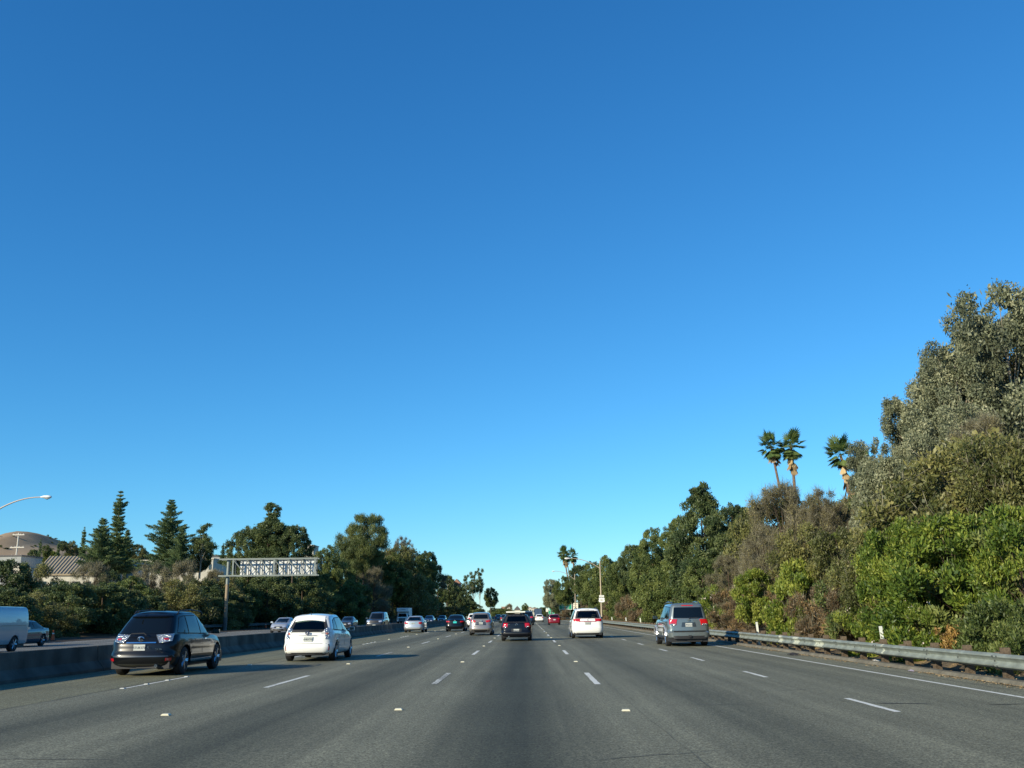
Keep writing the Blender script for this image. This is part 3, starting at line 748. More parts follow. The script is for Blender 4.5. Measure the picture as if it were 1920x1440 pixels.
class Car:
    clear = False
    def __init__(s, p, name, label, paint, loc, rz=0.0, cat='car', group=None):
        s.p = p
        s.root = empty(name, loc, rz, label, cat, group)
        V, Fc = build_body(p)
        s.bvh = BVHTree.FromPolygons([Vector(v) for v in V], Fc)
        me = bpy.data.meshes.new('body'); me.from_pydata(V, [], Fc); me.update()
        import bmesh
        bm = bmesh.new(); bm.from_mesh(me); bmesh.ops.remove_doubles(bm, verts=bm.verts, dist=.0008)
        bmesh.ops.recalc_face_normals(bm, faces=bm.faces); bm.to_mesh(me); bm.free()
        sharp(me, 38)
        s.body = link('body', me, paint, s.root)
        u = MB(); L, Wd = p['L'], p['W']
        u.box((0, L/2, .36), (Wd-.30, L-.36, .32)); u.box((0, L/2, .27), (Wd-.62, L-.7, .14))
        u.box((0, p['ry'], .3), (Wd-.4, .12, .12)); u.box((Wd*.12, .32, .29), (Wd*.34, .36, .16))
        u.build('underbody', M['black_plastic'], s.root)
    def patch(s, view, quad, mt, name, off=.006, n=8, m=6, parent=None, depth=.03, fallback=True):
        """quad: 4 corners (u,v) in the view's plane, clockwise from lower left; wrapped on the body by ray casting"""
        U, Vv, D = PXZ[view]
        g = []; hit_last = None
        for j in range(m+1):
            for i in range(n+1):
                a, b = i/n, j/m
                q = [lerp(lerp(quad[0][k], quad[3][k], a), lerp(quad[1][k], quad[2][k], a), b) for k in (0, 1)]
                o = U*q[0] + Vv*q[1]
                if view in ('rr', 'rl', 'fr', 'fl', 'front'): o = o + Vector((0, s.p['L'], 0))*(1 if view in ('fr', 'fl', 'front') else 0)
                h, nn, _, _ = s.bvh.ray_cast(o - D*7, D)
                g.append([o, h, nn])
        hits = [x for x in g if x[1] is not None]
        if not hits: return None
        for x in g:
            if x[1] is None:
                c = min(hits, key=lambda h: (h[0]-x[0]).length)
                x[1] = c[1] + (x[0]-c[0]); x[2] = c[2]
        top = [x[1] - D*off for x in g]; bot = [x[1] + D*depth for x in g]
        vs = top + bot; N = len(g); fs = []
        for j in range(m):
            for i in range(n):
                a = j*(n+1)+i; fs.append((a, a+1, a+n+2, a+n+1))
        edge = [i for i in range(n+1)] + [j*(n+1)+n for j in range(1, m+1)] + [m*(n+1)+i for i in range(n-1, -1, -1)] + [j*(n+1) for j in range(m-1, 0, -1)]
        for k in range(len(edge)):
            a, b = edge[k], edge[(k+1) % len(edge)]; fs.append((a, b, b+N, a+N))
        me = bpy.data.meshes.new(name); me.from_pydata([tuple(v) for v in vs], [], fs); me.update()
        import bmesh
        bm = bmesh.new(); bm.from_mesh(me); bmesh.ops.recalc_face_normals(bm, faces=bm.faces)
        if sum((f.normal.dot(D) for f in list(bm.faces)[:n*m])) > 0: bmesh.ops.reverse_faces(bm, faces=bm.faces)
        bm.to_mesh(me); bm.free(); sharp(me, 50)
        return link(name, me, mt, parent or s.root)
    def both(s, view, quad, *a, **k):
        """same patch mirrored on the other side"""
        mv = {'right': 'left', 'rr': 'rl', 'fr': 'fl'}.get(view, view)
        r = s.patch(view, quad, *a, **k)
        if view in ('right', 'fr'): q2 = quad
        elif view in ('rr', 'rear', 'front'): q2 = [(-u, v) for u, v in quad]; q2 = [q2[3], q2[2], q2[1], q2[0]]
        l = s.patch(mv, q2, *a, **k)
        return r, l
    def open_window(s, view, quad, name, ring=.075):
        """cut the shell behind a window and close it with see-through glass in a black seal"""
        U, Vv, D = PXZ[view]; off = s.p['L'] if view == 'front' else 0
        cu = sum(q[0] for q in quad)/4; cv = sum(q[1] for q in quad)/4
        def shrink(q, r): 
            du, dv = q[0]-cu, q[1]-cv; l = math.hypot(du, dv); k = max(.3, 1-r*1.35/l); return (cu+du*k, cv+dv*k)
        inner = [shrink(q, ring) for q in quad]; mid = [shrink(q, ring*.25) for q in quad]
        def inside(p, Q):
            sg = []
            for i in range(4):
                a, b = Q[i], Q[(i+1) % 4]; sg.append((b[0]-a[0])*(p[1]-a[1])-(b[1]-a[1])*(p[0]-a[0]))
            return all(x < 1e-6 for x in sg) or all(x > -1e-6 for x in sg)
        import bmesh
        bm = bmesh.new(); bm.from_mesh(s.body.data); dele = []
        for f in bm.faces:
            c = f.calc_center_median()
            if f.normal.dot(D) > -.1: continue
            if view == 'right' and c.x < .3: continue
            if view == 'left' and c.x > -.3: continue
            if view == 'rear' and c.y > s.p['L']*.45: continue
            if view == 'front' and c.y < s.p['L']*.45: continue
            u = c.dot(U); v = c.dot(Vv)
            if inside((u, v), mid): dele.append(f)
        bmesh.ops.delete(bm, geom=dele, context='FACES'); bm.to_mesh(s.body.data); bm.free()
        o = s.patch(view, quad, M['black_plastic'], name, .008, 12, 10, depth=.012)
        me = o.data; me.materials.append(M['clear_glass'])
        cen = [p_.center for p_ in me.polygons]
        import bmesh as B
        bm = B.new(); bm.from_mesh(me); rm = []
        for f in bm.faces:
            c = f.calc_center_median()
            if inside((c.dot(U), c.dot(Vv)), inner): f.material_index = 1
        bm.to_mesh(me); bm.free(); return o
    def open_both(s, quad, name='side_window'):
        s.open_window('right', quad, name, .05); s.open_window('left', quad, name, .05)
    def cabin(s, rows, xs=(-.36, .36), seat='seat', roof=1.2, base=.5):
        p = s.p
        b = MB(); b.box((0, p['L']*.45, base-.08), (p['W']-.3, p['L']*.62, .12)); b.build('cabin_floor', M['seat_grey'], s.root)
        b = MB(); b.box((0, p['gb'][1]-.55, roof-.32), (p['W']-.4, .45, .22)); b.build('dashboard', M['seat_grey'], s.root)
        for y in rows:
            for x in xs:
                t = MB(); t.box((x, y, (base+roof-.18)/2), (.46, .16, roof-.18-base), taper=.8); t.box((x, y+.28, base+.08), (.48, .5, .16)); so = t.build('seat', M[seat], s.root)
                h = MB(); h.box((x, y-.02, roof-.06), (.25, .10, .20), taper=.85); h.build('headrest', M[seat], so)
        w = MB(); n = 12
        for k in range(n):
            a0, a1 = 2*math.pi*k/n, 2*math.pi*(k+1)/n; w.tube([(-.36+math.cos(a0)*.18, p['gb'][1]-.85, roof-.3+math.sin(a0)*.17), (-.36+math.cos(a1)*.18, p['gb'][1]-.85, roof-.3+math.sin(a1)*.17)], .015, 4)
        w.build('steering_wheel', M['black_plastic'], s.root)
    def wheels(s, spokes=5, detail=True):
        p = s.p; wr = p['wr']; tw = p.get('tw', .22)
        t = MB(); N = 28
        prof = [(-tw/2, wr*.62), (-tw/2-.005, wr*.8), (-tw/2+.02, wr*.97), (-tw/2+.06, wr), (tw/2-.06, wr), (tw/2-.02, wr*.97), (tw/2+.005, wr*.8), (tw/2, wr*.62)]
        vs = []; fs = []
        for k in range(N):
            a = 2*math.pi*k/N
            for (x, r) in prof: vs.append((x, r*math.cos(a), r*math.sin(a)))
        m = len(prof)
        for k in range(N):
            for i in range(m-1):
                a, b = k*m+i, ((k+1) % N)*m+i; fs.append((a, b, b+1, a+1))
        t.add(vs, fs)
        tm = t.mesh('wheel', True, 50)
        d = MB()      # inner barrel
        d.tube([(-tw/2+.03, 0, 0), (tw/2-.06, 0, 0)], wr*.66, 24); dm = d.mesh('wheel_well')
        r = MB()
        r.tube([(tw/2-.05, 0, 0), (tw/2-.005, 0, 0)], [wr*.16, wr*.14], 12)
        for k in range(spokes):
            a = 2*math.pi*k/spokes
            for da in (-.10, .10):
                e = Vector((tw/2-.012, math.cos(a+da)*wr*.66, math.sin(a+da)*wr*.66)); st = Vector((tw/2-.02, math.cos(a+da*2)*wr*.1, math.sin(a+da*2)*wr*.1))
                r.tube([st, e], [wr*.085, wr*.07], 5)
        vs = []; fs = []
        for k in range(24):
            a = 2*math.pi*k/24; c, sn = math.cos(a), math.sin(a)
            vs += [(tw/2-.002, wr*.70*c, wr*.70*sn), (tw/2, wr*.62*c, wr*.62*sn), (tw/2-.06, wr*.60*c, wr*.60*sn)]
            b, e = k*3, ((k+1) % 24)*3
            fs += [(b, e, e+1, b+1), (b+1, e+1, e+2, b+2)]
        r.add(vs, fs); rm = r.mesh('rim', True, 40)
        for yw in (p['ry'], p['fy']):
            for sx in (1, -1):
                w = link('wheel', tm, M['rubber'], s.root)
                w.location = (sx*(p['W']/2-tw/2-.03), yw, wr)
                if sx < 0: w.rotation_euler = (0, 0, math.pi)
                x = link('wheel_barrel', dm, M['black_plastic'], w)
                if detail: link('rim', rm, M['rim'], w)
    def plate(s, x, z, txt, mt=None, view='rear', tint=None):
        U, Vv, D = PXZ[view]
        o = U*x + Vv*z + (Vector((0, s.p['L'], 0)) if view == 'front' else Vector((0, 0, 0)))
        h, nn, _, _ = s.bvh.ray_cast(o-D*7, D)
        if h is None: h = o
        y = h.y - D.y*.018
        b = MB(); b.box((x, y, z), (.31, .012, .155)); pl = b.build('license_plate', mt or M['plate'], s.root)
        if txt: text_mesh(txt, .085, M['plate_ink'], 'plate_lettering', pl, (x, y-D.y*.009, z-.008), (R(90), 0, 0) if view == 'rear' else (R(90), 0, math.pi), .002, sx=.95)
        return pl
    def tube_part(s, name, pts, r, mt, n=6):
        b = MB(); b.tube(pts, r, n); return b.build(name, mt, s.root, True)
    def mirror(s, y, z, mt, w=None):
        w = w or s.p['W']/2
        for sx in (1, -1):
            b = MB(); b.box((sx*(w+.09), y, z), (.20, .10, .13), taper=.85); b.box((sx*(w-.02), y+.02, z-.03), (.10, .06, .05))
            o = b.build('side_mirror', mt, s.root)
            g = MB(); g.box((sx*(w+.09), y-.055, z), (.16, .006, .10)); g.build('mirror_glass', M['glass_light'], o)
    def seams(s, ys, z0, z1):
        for y in ys:
            s.both('right', [(y-.011, z0), (y-.011, z1), (y+.011, z1), (y+.011, z0)], M['black_plastic'], 'door_seam', .002, 1, 5)
    def handles(s, ys, z, mt):
        for y in ys: s.both('right', [(y-.08, z-.012), (y-.08, z+.012), (y+.08, z+.012), (y+.08, z-.012)], mt, 'door_handle', .025, 3, 1)

def P(**k): return k
PRE = {}
PRE['suv'] = P(L=4.73, W=1.85, H=1.68, wr=.37, ry=.98, fy=3.70, zlow=.26, rc=.30, bow_r=.12, bow_f=.3,
    rearp=[(0, .12), (.1, .03), (.32, 0), (.42, .02), (.48, .07), (.75, .10), (1, .24)], frontp=[(0, .15), (.15, .02), (.5, 0), (1, .30)],
    belt=[(0, 1.04), (.6, 1.07), (2.2, 1.04), (3.45, 1.0), (4.2, .90), (4.55, .80), (4.73, .72)],
    gb=(.20, 3.62), gt=(.78, 2.75), wb=.84, wt=.63, roof=[(0, 1.55), (.6, 1.62), (1.3, 1.655), (2.1, 1.65), (2.8, 1.58), (3.5, 1.5)], roof_crown=.045, gtr=.12)
PRE['mpv'] = P(L=4.62, W=1.78, H=1.58, wr=.325, ry=.86, fy=3.64, zlow=.24, rc=.26, bow_r=.10, bow_f=.35,
    rearp=[(0, .14), (.08, .03), (.25, 0), (.40, .01), (.50, .07), (.8, .10), (1, .15)], frontp=[(0, .15), (.15, .02), (.45, 0), (1, .40)],
    belt=[(0, .99), (.6, 1.02), (2.2, .98), (3.4, .93), (4.0, .84), (4.4, .72), (4.62, .62)],
    gb=(.13, 3.9), gt=(.52, 2.55), wb=.82, wt=.62, roof=[(0, 1.44), (.5, 1.50), (1.2, 1.545), (2.0, 1.55), (2.7, 1.48), (3.5, 1.3)], roof_crown=.05, gtr=.06)
PRE['bigsuv'] = P(L=5.18, W=1.98, H=1.92, wr=.40, ry=1.10, fy=4.10, zlow=.36, rc=.20, bow_r=.07, bow_f=.2, tw=.26, arch_gap=.07,
    rearp=[(0, .06), (.06, .0), (.30, 0), (.34, .04), (.36, .10), (1, .14)], frontp=[(0, .1), (.15, .02), (.5, 0), (1, .12)],
    belt=[(0, 1.20), (2.6, 1.18), (3.8, 1.16), (4.6, 1.10), (5.0, 1.04), (5.18, .95)],
    gb=(.15, 3.95), gt=(.34, 3.15), wb=.90, wt=.72, roof=[(0, 1.84), (.5, 1.87), (1.5, 1.89), (2.6, 1.87), (3.2, 1.80), (3.9, 1.7)], roof_crown=.04, gtr=.05)
PRE['minivan'] = P(L=5.10, W=1.96, H=1.76, wr=.335, ry=1.00, fy=4.04, zlow=.26, rc=.26, bow_r=.10, bow_f=.35,
    rearp=[(0, .12), (.08, .03), (.25, 0), (.45, .01), (.52, .06), (1, .12)], frontp=[(0, .15), (.15, .02), (.45, 0), (1, .40)],
    belt=[(0, 1.09), (2.5, 1.05), (3.8, .99), (4.4, .90), (4.85, .78), (5.1, .66)],
    gb=(.12, 4.3), gt=(.45, 2.9), wb=.90, wt=.70, roof=[(0, 1.64), (.6, 1.69), (1.6, 1.72), (2.6, 1.70), (3.3, 1.6), (4, 1.4)], roof_crown=.05, gtr=.05)
PRE['hatch'] = P(L=4.18, W=1.74, H=1.45, wr=.32, ry=.78, fy=3.30, zlow=.22, rc=.22, bow_r=.09, bow_f=.2,
    rearp=[(0, .12), (.08, .03), (.20, 0), (.38, .01), (.42, .06), (1, .10)], frontp=[(0, .15), (.15, .02), (.45, 0), (1, .18)],
    belt=[(0, .93), (1.5, .93), (2.9, .92), (3.5, .86), (3.9, .76), (4.18, .66)],
    gb=(.12, 3.05), gt=(.50, 2.25), wb=.82, wt=.60, roof=[(0, 1.34), (.5, 1.39), (1.1, 1.42), (2.0, 1.41), (2.5, 1.35), (3, 1.2)], roof_crown=.04, gtr=.05)
PRE['sedan'] = P(L=4.70, W=1.80, H=1.46, wr=.325, ry=1.05, fy=3.78, zlow=.22, rc=.28, bow_r=.14, bow_f=.3,
    rearp=[(0, .12), (.08, .03), (.28, 0), (.45, .02), (.55, .05), (.95, .06), (1, .12)], frontp=[(0, .15), (.15, .02), (.45, 0), (1, .40)],
    belt=[(0, 1.00), (.7, 1.00), (1.6, .96), (3.3, .93), (3.9, .86), (4.4, .74), (4.70, .62)],
    gb=(.50, 3.6), gt=(1.35, 2.55), wb=.80, wt=.57, roof=[(.4, 1.25), (1.2, 1.40), (1.9, 1.43), (2.5, 1.41), (3.2, 1.3)], roof_crown=.03, gtr=.10)
PRE['crossover'] = P(L=4.65, W=1.80, H=1.68, wr=.36, ry=.95, fy=3.65, zlow=.26, rc=.32, bow_r=.16, bow_f=.3,
    rearp=[(0, .12), (.1, .03), (.28, 0), (.42, .03), (.55, .08), (.8, .12), (1, .20)], frontp=[(0, .15), (.15, .02), (.45, 0), (1, .30)],
    belt=[(0, 1.08), (1.0, 1.08), (2.2, 1.0), (3.4, .98), (4.1, .88), (4.5, .78), (4.65, .70)],
    gb=(.18, 3.6), gt=(.66, 2.6), wb=.82, wt=.60, roof=[(0, 1.54), (.6, 1.60), (1.3, 1.64), (2.1, 1.63), (2.8, 1.55), (3.5, 1.4)], roof_crown=.04, gtr=.12)
PRE['cargo'] = P(L=5.6, W=2.02, H=2.15, wr=.37, ry=1.30, fy=4.75, zlow=.38, rc=.10, bow_r=.04, bow_f=.3,
    rearp=[(0, .05), (.05, 0), (1, 0)], frontp=[(0, .1), (.2, 0), (.6, .1), (1, .9)], rows=[0, .06, .12, .2, .3, .4, .5, .6, .7, .8, .88, .94, 1.0],
    wprof=[(0, .94), (.06, .97), (.3, 1.0), (.55, .99), (.8, .94), (.94, .87), (1, .78)],
    belt=[(0, 2.08), (3.6, 2.10), (4.3, 2.0), (4.7, 1.5), (5.1, 1.2), (5.6, 1.0)], roof_crown=.05, hood_crown=.06, bow_z=0)
PRE['van_front'] = P(L=2.4, W=1.98, H=1.9, wr=.38, ry=-9, fy=1.45, zlow=.34, rc=.18, bow_r=0, bow_f=.12,
    rearp=[(0, 0), (1, 0)], frontp=[(0, .05), (.2, 0), (1, .12)],
    belt=[(0, 1.18), (1.3, 1.16), (2.0, 1.10), (2.4, 1.02)],
    gb=(.02, 1.45), gt=(.04, .85), wb=.88, wt=.74, grc=.1, roof=[(0, 1.92), (.8, 1.90), (1.4, 1.8)], roof_crown=.04, gtr=0)

def glass_rear(c, quad, mt=None, n=12):
    if mt == 'open': return c.open_window('rear', quad, 'rear_window')
    return c.patch('rear', quad, mt or M['glass'], 'rear_window', .006, n, 8, depth=.02)
def side_glass(c, quads, mt=None):
    for q in quads:
        if mt == 'open': c.open_both(q); continue
        cu = sum(a[0] for a in q)/4; cv = sum(a[1] for a in q)/4
        big = [(cu+(u-cu)*(1+.035/max(.1, abs(u-cu))), cv+(v-cv)*(1+.03/max(.1, abs(v-cv)))) for u, v in q]
        c.both('right', big, M['black_plastic'], 'window_seal', .003, 6, 5, depth=.02)
        c.both('right', q, mt or M['glass'], 'side_window', .008, 6, 5, depth=.02)
def windshield(c, quad, mt=None):
    if mt == 'open': return c.open_window('front', quad, 'windshield')
    return c.patch('front', quad, M['glass'], 'windshield', .006, 10, 6, depth=.02)
# ------------------------------------------------------------------ vehicles, own direction
def rail_tube(c, y0, y1, x, z, r=.022, mt=None):
    for sx in (1, -1):
        b = MB(); b.tube([(sx*x, y0, z-.05), (sx*x, y0+.12, z+.03), (sx*(x+.01), (y0+y1)/2, z+.06), (sx*x, y1-.15, z+.02), (sx*x, y1, z-.05)], r, 6); b.build('roof_rail', mt or M['black_plastic'], c.root, True)

# black luxury crossover at the left
c = Car(PRE['suv'], 'sport_utility_car', 'black crossover with clear tail lamps driving beside the median barrier', M['paint_black'], (-10.32, 25.6, 0))
glass_rear(c, [(-.66, 1.10), (-.56, 1.53), (.56, 1.53), (.66, 1.10)])
side_glass(c, [[(.62, 1.12), (.98, 1.50), (1.30, 1.55), (1.28, 1.10)], [(1.36, 1.10), (1.38, 1.55), (2.26, 1.55), (2.26, 1.08)], [(2.34, 1.08), (2.34, 1.55), (2.72, 1.50), (3.42, 1.07)]])
windshield(c, [(-.66, 1.05), (-.52, 1.5), (.52, 1.5), (.66, 1.05)])
for v, q in (('rr', [(.44, .86), (.42, 1.07), (.86, 1.10), (.74, .90)]),): c.both(v, q, M['tail_clear'], 'tail_lamp', .022, 8, 6)
lamps = [o for o in c.root.children if o.name.startswith('tail_lamp')]
for v, q in (('rr', [(.56, .94), (.55, .98), (.66, .985), (.66, .945)]),): c.both(v, q, M['tail_red'], 'lamp_core', .028, 4, 3)
c.patch('rear', [(-.40, .855), (-.40, .885), (.40, .885), (.40, .855)], M['chrome'], 'tailgate_trim', .025, 6, 1)
c.patch('rear', [(-.86, .50), (-.84, .535), (.84, .535), (.86, .50)], M['chrome'].copy() if False else M['paint_darkgrey'], 'bumper_crease', .012, 12, 1)
c.patch('rear', [(-.80, .26), (-.84, .33), (.84, .33), (.80, .26)], M['paint_darkgrey'], 'bumper_skirt', .015, 12, 1)
c.both('rr', [(.56, .40), (.56, .47), (.72, .47), (.72, .40)], M['tail_red'], 'reflector', .014, 3, 2)
c.plate(-.02, .745, '5TUK372')
e = MB()
for k in range(14):
    a0, a1 = 2*math.pi*k/16+.2, 2*math.pi*(k+1)/16+.2
    e.tube([(math.cos(a0)*.085, 0, math.sin(a0)*.055), (math.cos(a1)*.085, 0, math.sin(a1)*.055)], .010, 5)
e.tube([(-.02, 0, .05), (-.05, 0, -.03), (.05, 0, -.02)], .010, 5)
em = e.build('emblem', M['chrome'], c.root); em.location = (0, .085, .965)
c.tube_part('rear_wiper', [(-.30, .165, 1.10), (.05, .14, 1.115), (.12, .13, 1.06)], .014, M['black_plastic'])
c.tube_part('exhaust_pipe', [(.46, .06, .27), (.46, .40, .27)], .045, M['chrome'], 10)
c.patch('rear', [(-.58, 1.545), (-.54, 1.60), (.54, 1.60), (.58, 1.545)], M['paint_black'], 'roof_spoiler', .05, 8, 2, depth=.05)
b = MB(); b.tube([(-.3, .5, 1.655), (-.3, .62, 1.70)], .02, 6); b.build('aerial', M['black_plastic'], c.root)
text_mesh('LEXUS', .055, M['chrome'], 'badge', c.root, (-.60, .035, .64), (R(90), 0, 0), .004)
text_mesh('RX 350', .055, M['chrome'], 'badge', c.root, (.52, .035, .70), (R(90), 0, 0), .004)
text_mesh('L', .09, M['chrome'], 'badge', c.root, (.24, .03, .76), (R(90), 0, 0), .004)
rail_tube(c, 1.0, 3.0, .60, 1.66)
c.mirror(3.18, 1.10, M['paint_black']); c.seams((1.40, 2.30, 3.40), .42, 1.04); c.handles((1.62, 2.52), .92, M['chrome'])
c.both('right', [(1.42, .33), (1.42, .38), (3.2, .38), (3.2, .33)], M['chrome'], 'sill_trim', .015, 8, 1)
c.wheels(5)

# white people carrier
c = Car(PRE['mpv'], 'people_carrier', 'white tall hatchback with wide dark rear window, right of the black crossover', M['paint_white'], (-7.55, 33.0, 0))
glass_rear(c, [(-.70, 1.02), (-.54, 1.40), (.54, 1.40), (.70, 1.02)], 'open')
c.patch('rear', [(-.60, .975), (-.72, 1.035), (.72, 1.035), (.60, .975)], M['black_plastic'], 'window_edge', .007, 8, 1)
side_glass(c, [[(.60, 1.08), (.86, 1.34), (1.12, 1.42), (1.10, 1.05)], [(1.17, 1.05), (1.2, 1.43), (2.12, 1.45), (2.12, 1.02)], [(2.2, 1.02), (2.2, 1.45), (2.62, 1.38), (3.45, 1.0)]])
windshield(c, [(-.66, 1.0), (-.52, 1.4), (.52, 1.4), (.66, 1.0)], 'open'); c.cabin((1.35, 2.3), roof=1.28)
c.both('rr', [(.53, .74), (.53, 1.06), (.68, 1.14), (.68, .77)], M['tail_clear'], 'tail_lamp', .02, 5, 8)
c.both('rr', [(.56, .90), (.56, .96), (.63, .97), (.63, .91)], M['amber'], 'lamp_core', .026, 4, 4)
c.both('rr', [(.60, .36), (.60, .58), (.64, .58), (.64, .36)], M['black_plastic'], 'reflector_slot', .008, 2, 4)
c.both('rr', [(.605, .38), (.605, .50), (.633, .50), (.633, .38)], M['tail_red'], 'reflector', .014, 2, 3)
c.patch('rear', [(-.36, .855), (-.30, .875), (.30, .875), (.36, .855)], M['paint_taupe'], 'tailgate_trim', .02, 6, 1)
c.patch('rear', [(-.66, .595), (-.66, .605), (.66, .605), (.66, .595)], M['black_plastic'], 'bumper_seam', .003, 8, 1)
c.patch('rear', [(-.62, .235), (-.66, .30), (.66, .30), (.62, .235)], M['black_plastic'], 'bumper_valance', .012, 10, 2)
c.plate(.03, .745, '6NBX742')
for rx, rz in ((.075, .05), (.03, .045), (.05, .02)):
    e = MB(); n = 14
    for k in range(n): a0, a1 = 2*math.pi*k/n, 2*math.pi*(k+1)/n; e.tube([(math.cos(a0)*rx, 0, math.sin(a0)*rz), (math.cos(a1)*rx, 0, math.sin(a1)*rz)], .010, 4)
    em = e.build('emblem', mat('emblem_dark', (.03, .05, .12), .3), c.root); em.location = (0, .055, .945 if rz != .02 else .96)
text_mesh('Prius v', .05, M['ink'] if 'ink' in M else M['black_plastic'], 'badge', c.root, (.56, .05, .93), (R(90), 0, 0), .003)
c.patch('top', [(-.52, .42), (-.50, .60), (.50, .60), (.52, .42)], M['paint_white'], 'roof_spoiler', .02, 8, 3)
b = MB(); b.tube([(0, .62, 1.54), (0, .52, 1.62)], .012, 6); b.build('aerial', M['black_plastic'], c.root)
c.tube_part('rear_wiper', [(0, .11, 1.0), (.02, .1, 1.04), (.36, .14, 1.05)], .011, M['black_plastic'])
c.mirror(3.1, 1.05, M['paint_white']); c.seams((1.25, 2.16, 3.35), .38, 1.0); c.handles((1.5, 2.42), .88, M['paint_white'])
c.wheels(7)

# grey-green large sport utility at the right
c = Car(PRE['bigsuv'], 'sport_utility_car', 'grey-green large sport utility with round red tail lamps beside the right guardrail', M['paint_grey_green'], (7.35, 43.8, 0))
glass_rear(c, [(-.68, 1.25), (-.62, 1.73), (.62, 1.73), (.68, 1.25)])
side_glass(c, [[(.45, 1.27), (.55, 1.72), (1.55, 1.76), (1.55, 1.26)], [(1.63, 1.26), (1.63, 1.76), (2.5, 1.76), (2.5, 1.25)], [(2.58, 1.25), (2.58, 1.76), (3.15, 1.70), (3.72, 1.23)]])
windshield(c, [(-.75, 1.2), (-.6, 1.7), (.6, 1.7), (.75, 1.2)])
c.both('rr', [(.50, .95), (.47, 1.20), (.78, 1.20), (.76, .98)], M['tail_lit'], 'tail_lamp', .03, 6, 6)
c.both('rr', [(.52, .94), (.51, 1.01), (.72, 1.01), (.70, .94)], M['tail_clear'], 'reversing_lamp', .036, 4, 2)
c.patch('rear', [(-.26, 1.79), (-.26, 1.825), (.26, 1.825), (.26, 1.79)], M['tail_lit'], 'high_brake_lamp', .012, 4, 1)
c.patch('rear', [(-.34, .86), (-.30, 1.06), (.30, 1.06), (.34, .86)], M['paint_darkgrey'], 'plate_recess', .004, 4, 3)
c.plate(0, .95, '7PSN124')
c.patch('rear', [(-.80, .70), (-.76, .78), (.76, .78), (.80, .70)], M['paint_grey_green'], 'bumper_step', .05, 10, 2, depth=.1)
c.patch('rear', [(-.70, .66), (-.70, .69), (.70, .69), (.70, .66)], M['black_plastic'], 'bumper_groove', .055, 8, 1, depth=.1)
c.patch('rear', [(-.70, .34), (-.86, .47), (.86, .47), (.70, .34)], M['black_plastic'], 'bumper_valance', .01, 10, 2)
b = MB(); b.box((0, .02, .45), (.12, .2, .10)); b.build('tow_hitch', M['black_plastic'], c.root)
c.tube_part('rear_wiper', [(.02, .12, 1.22), (.08, .11, 1.25), (.45, .13, 1.27)], .014, M['black_plastic'])
c.tube_part('exhaust_pipe', [(.55, .06, .40), (.55, .5, .40)], .045, M['chrome'], 8)
b = MB(); b.box((0, .085, 1.155), (.10, .012, .06)); b.build('emblem', M['chrome'], c.root)
c.both('right', [(.62, .50), (.80, .90), (1.40, .90), (1.60, .50)], M['paint_silver'], 'fender_flare', .0, 1, 1) if False else None
for yw in (1.10, 4.10):
    for sx in (1, -1):
        b = MB(); b.tube([(sx*.985, yw+math.cos(a)*.47, .40+math.sin(a)*.47) for a in np.linspace(.15, math.pi-.15, 12)], .035, 6, False); b.build('fender_flare', M['paint_silver'], c.root, True)  # silver paint on the flares paints in their sunlit highlight
rail_tube(c, .7, 3.1, .62, 1.92, .025, M['paint_darkgrey'])
c.mirror(3.45, 1.28, M['paint_darkgrey']); c.seams((1.59, 2.54, 3.9), .52, 1.2); c.handles((1.8, 2.8), 1.08, M['paint_grey_green'])
for sx in (1, -1): b = MB(); b.box((sx*.95, 2.6, .38), (.16, 2.1, .06)); b.build('side_step', M['black_plastic'], c.root)
for sx in (1, -1): b = MB(); b.box((sx*.80, .66, .36), (.24, .02, .26)); b.build('mud_flap', M['paint_darkgrey'], c.root)
c.wheels(6)

# white minivan
c = Car(PRE['minivan'], 'minivan', 'white minivan with red tail lamps either side of the tailgate strip, ahead on the right', M['paint_white2'], (3.78, 60.0, 0)); c.root.scale = (1.04,)*3
glass_rear(c, [(-.76, 1.17), (-.62, 1.60), (.62, 1.60), (.76, 1.17)], 'open')
side_glass(c, [[(.42, 1.16), (.60, 1.58), (1.75, 1.62), (1.75, 1.14)], [(1.83, 1.14), (1.83, 1.62), (2.75, 1.60), (2.75, 1.1)], [(2.83, 1.1), (2.83, 1.58), (3.2, 1.5), (3.9, 1.1)]])
windshield(c, [(-.75, 1.1), (-.6, 1.55), (.6, 1.55), (.75, 1.1)], 'open'); c.cabin((.9, 1.8, 2.75), roof=1.34, xs=(-.42, .42))
c.both('rr', [(.40, .985), (.42, 1.14), (.80, 1.14), (.76, .985)], M['tail_lit'], 'tail_lamp', .02, 8, 4)
c.patch('rear', [(-.52, .965), (-.50, .99), (.50, .99), (.52, .965)], M['tail_red'], 'tailgate_trim', .02, 6, 1)
c.patch('rear', [(-.46, 1.0), (-.48, 1.13), (.48, 1.13), (.46, 1.0)], M['paint_white2'], 'tailgate_strip', .012, 6, 2)
c.plate(0, .86, '5GLM318'); c.patch('rear', [(-.22, .94), (-.22, .96), (.22, .96), (.22, .94)], M['black_plastic'], 'plate_recess', .012, 3, 1)
c.patch('rear', [(-.72, .24), (-.80, .31), (.80, .31), (.72, .24)], M['black_plastic'], 'bumper_valance', .012, 10, 2)
c.patch('rear', [(-.78, .60), (-.78, .607), (.78, .607), (.78, .60)], M['black_plastic'], 'bumper_seam', .002, 8, 1)
c.patch('rear', [(-.12, 1.655), (-.12, 1.675), (.12, 1.675), (.12, 1.655)], M['tail_clear'], 'high_brake_lamp', .012, 3, 1)
b = MB(); b.box((0, .075, 1.07), (.05, .01, .05)); b.build('emblem', M['black_plastic'], c.root)
c.tube_part('rear_wiper', [(0, .11, 1.16), (.04, .1, 1.19), (.42, .12, 1.2)], .012, M['black_plastic'])
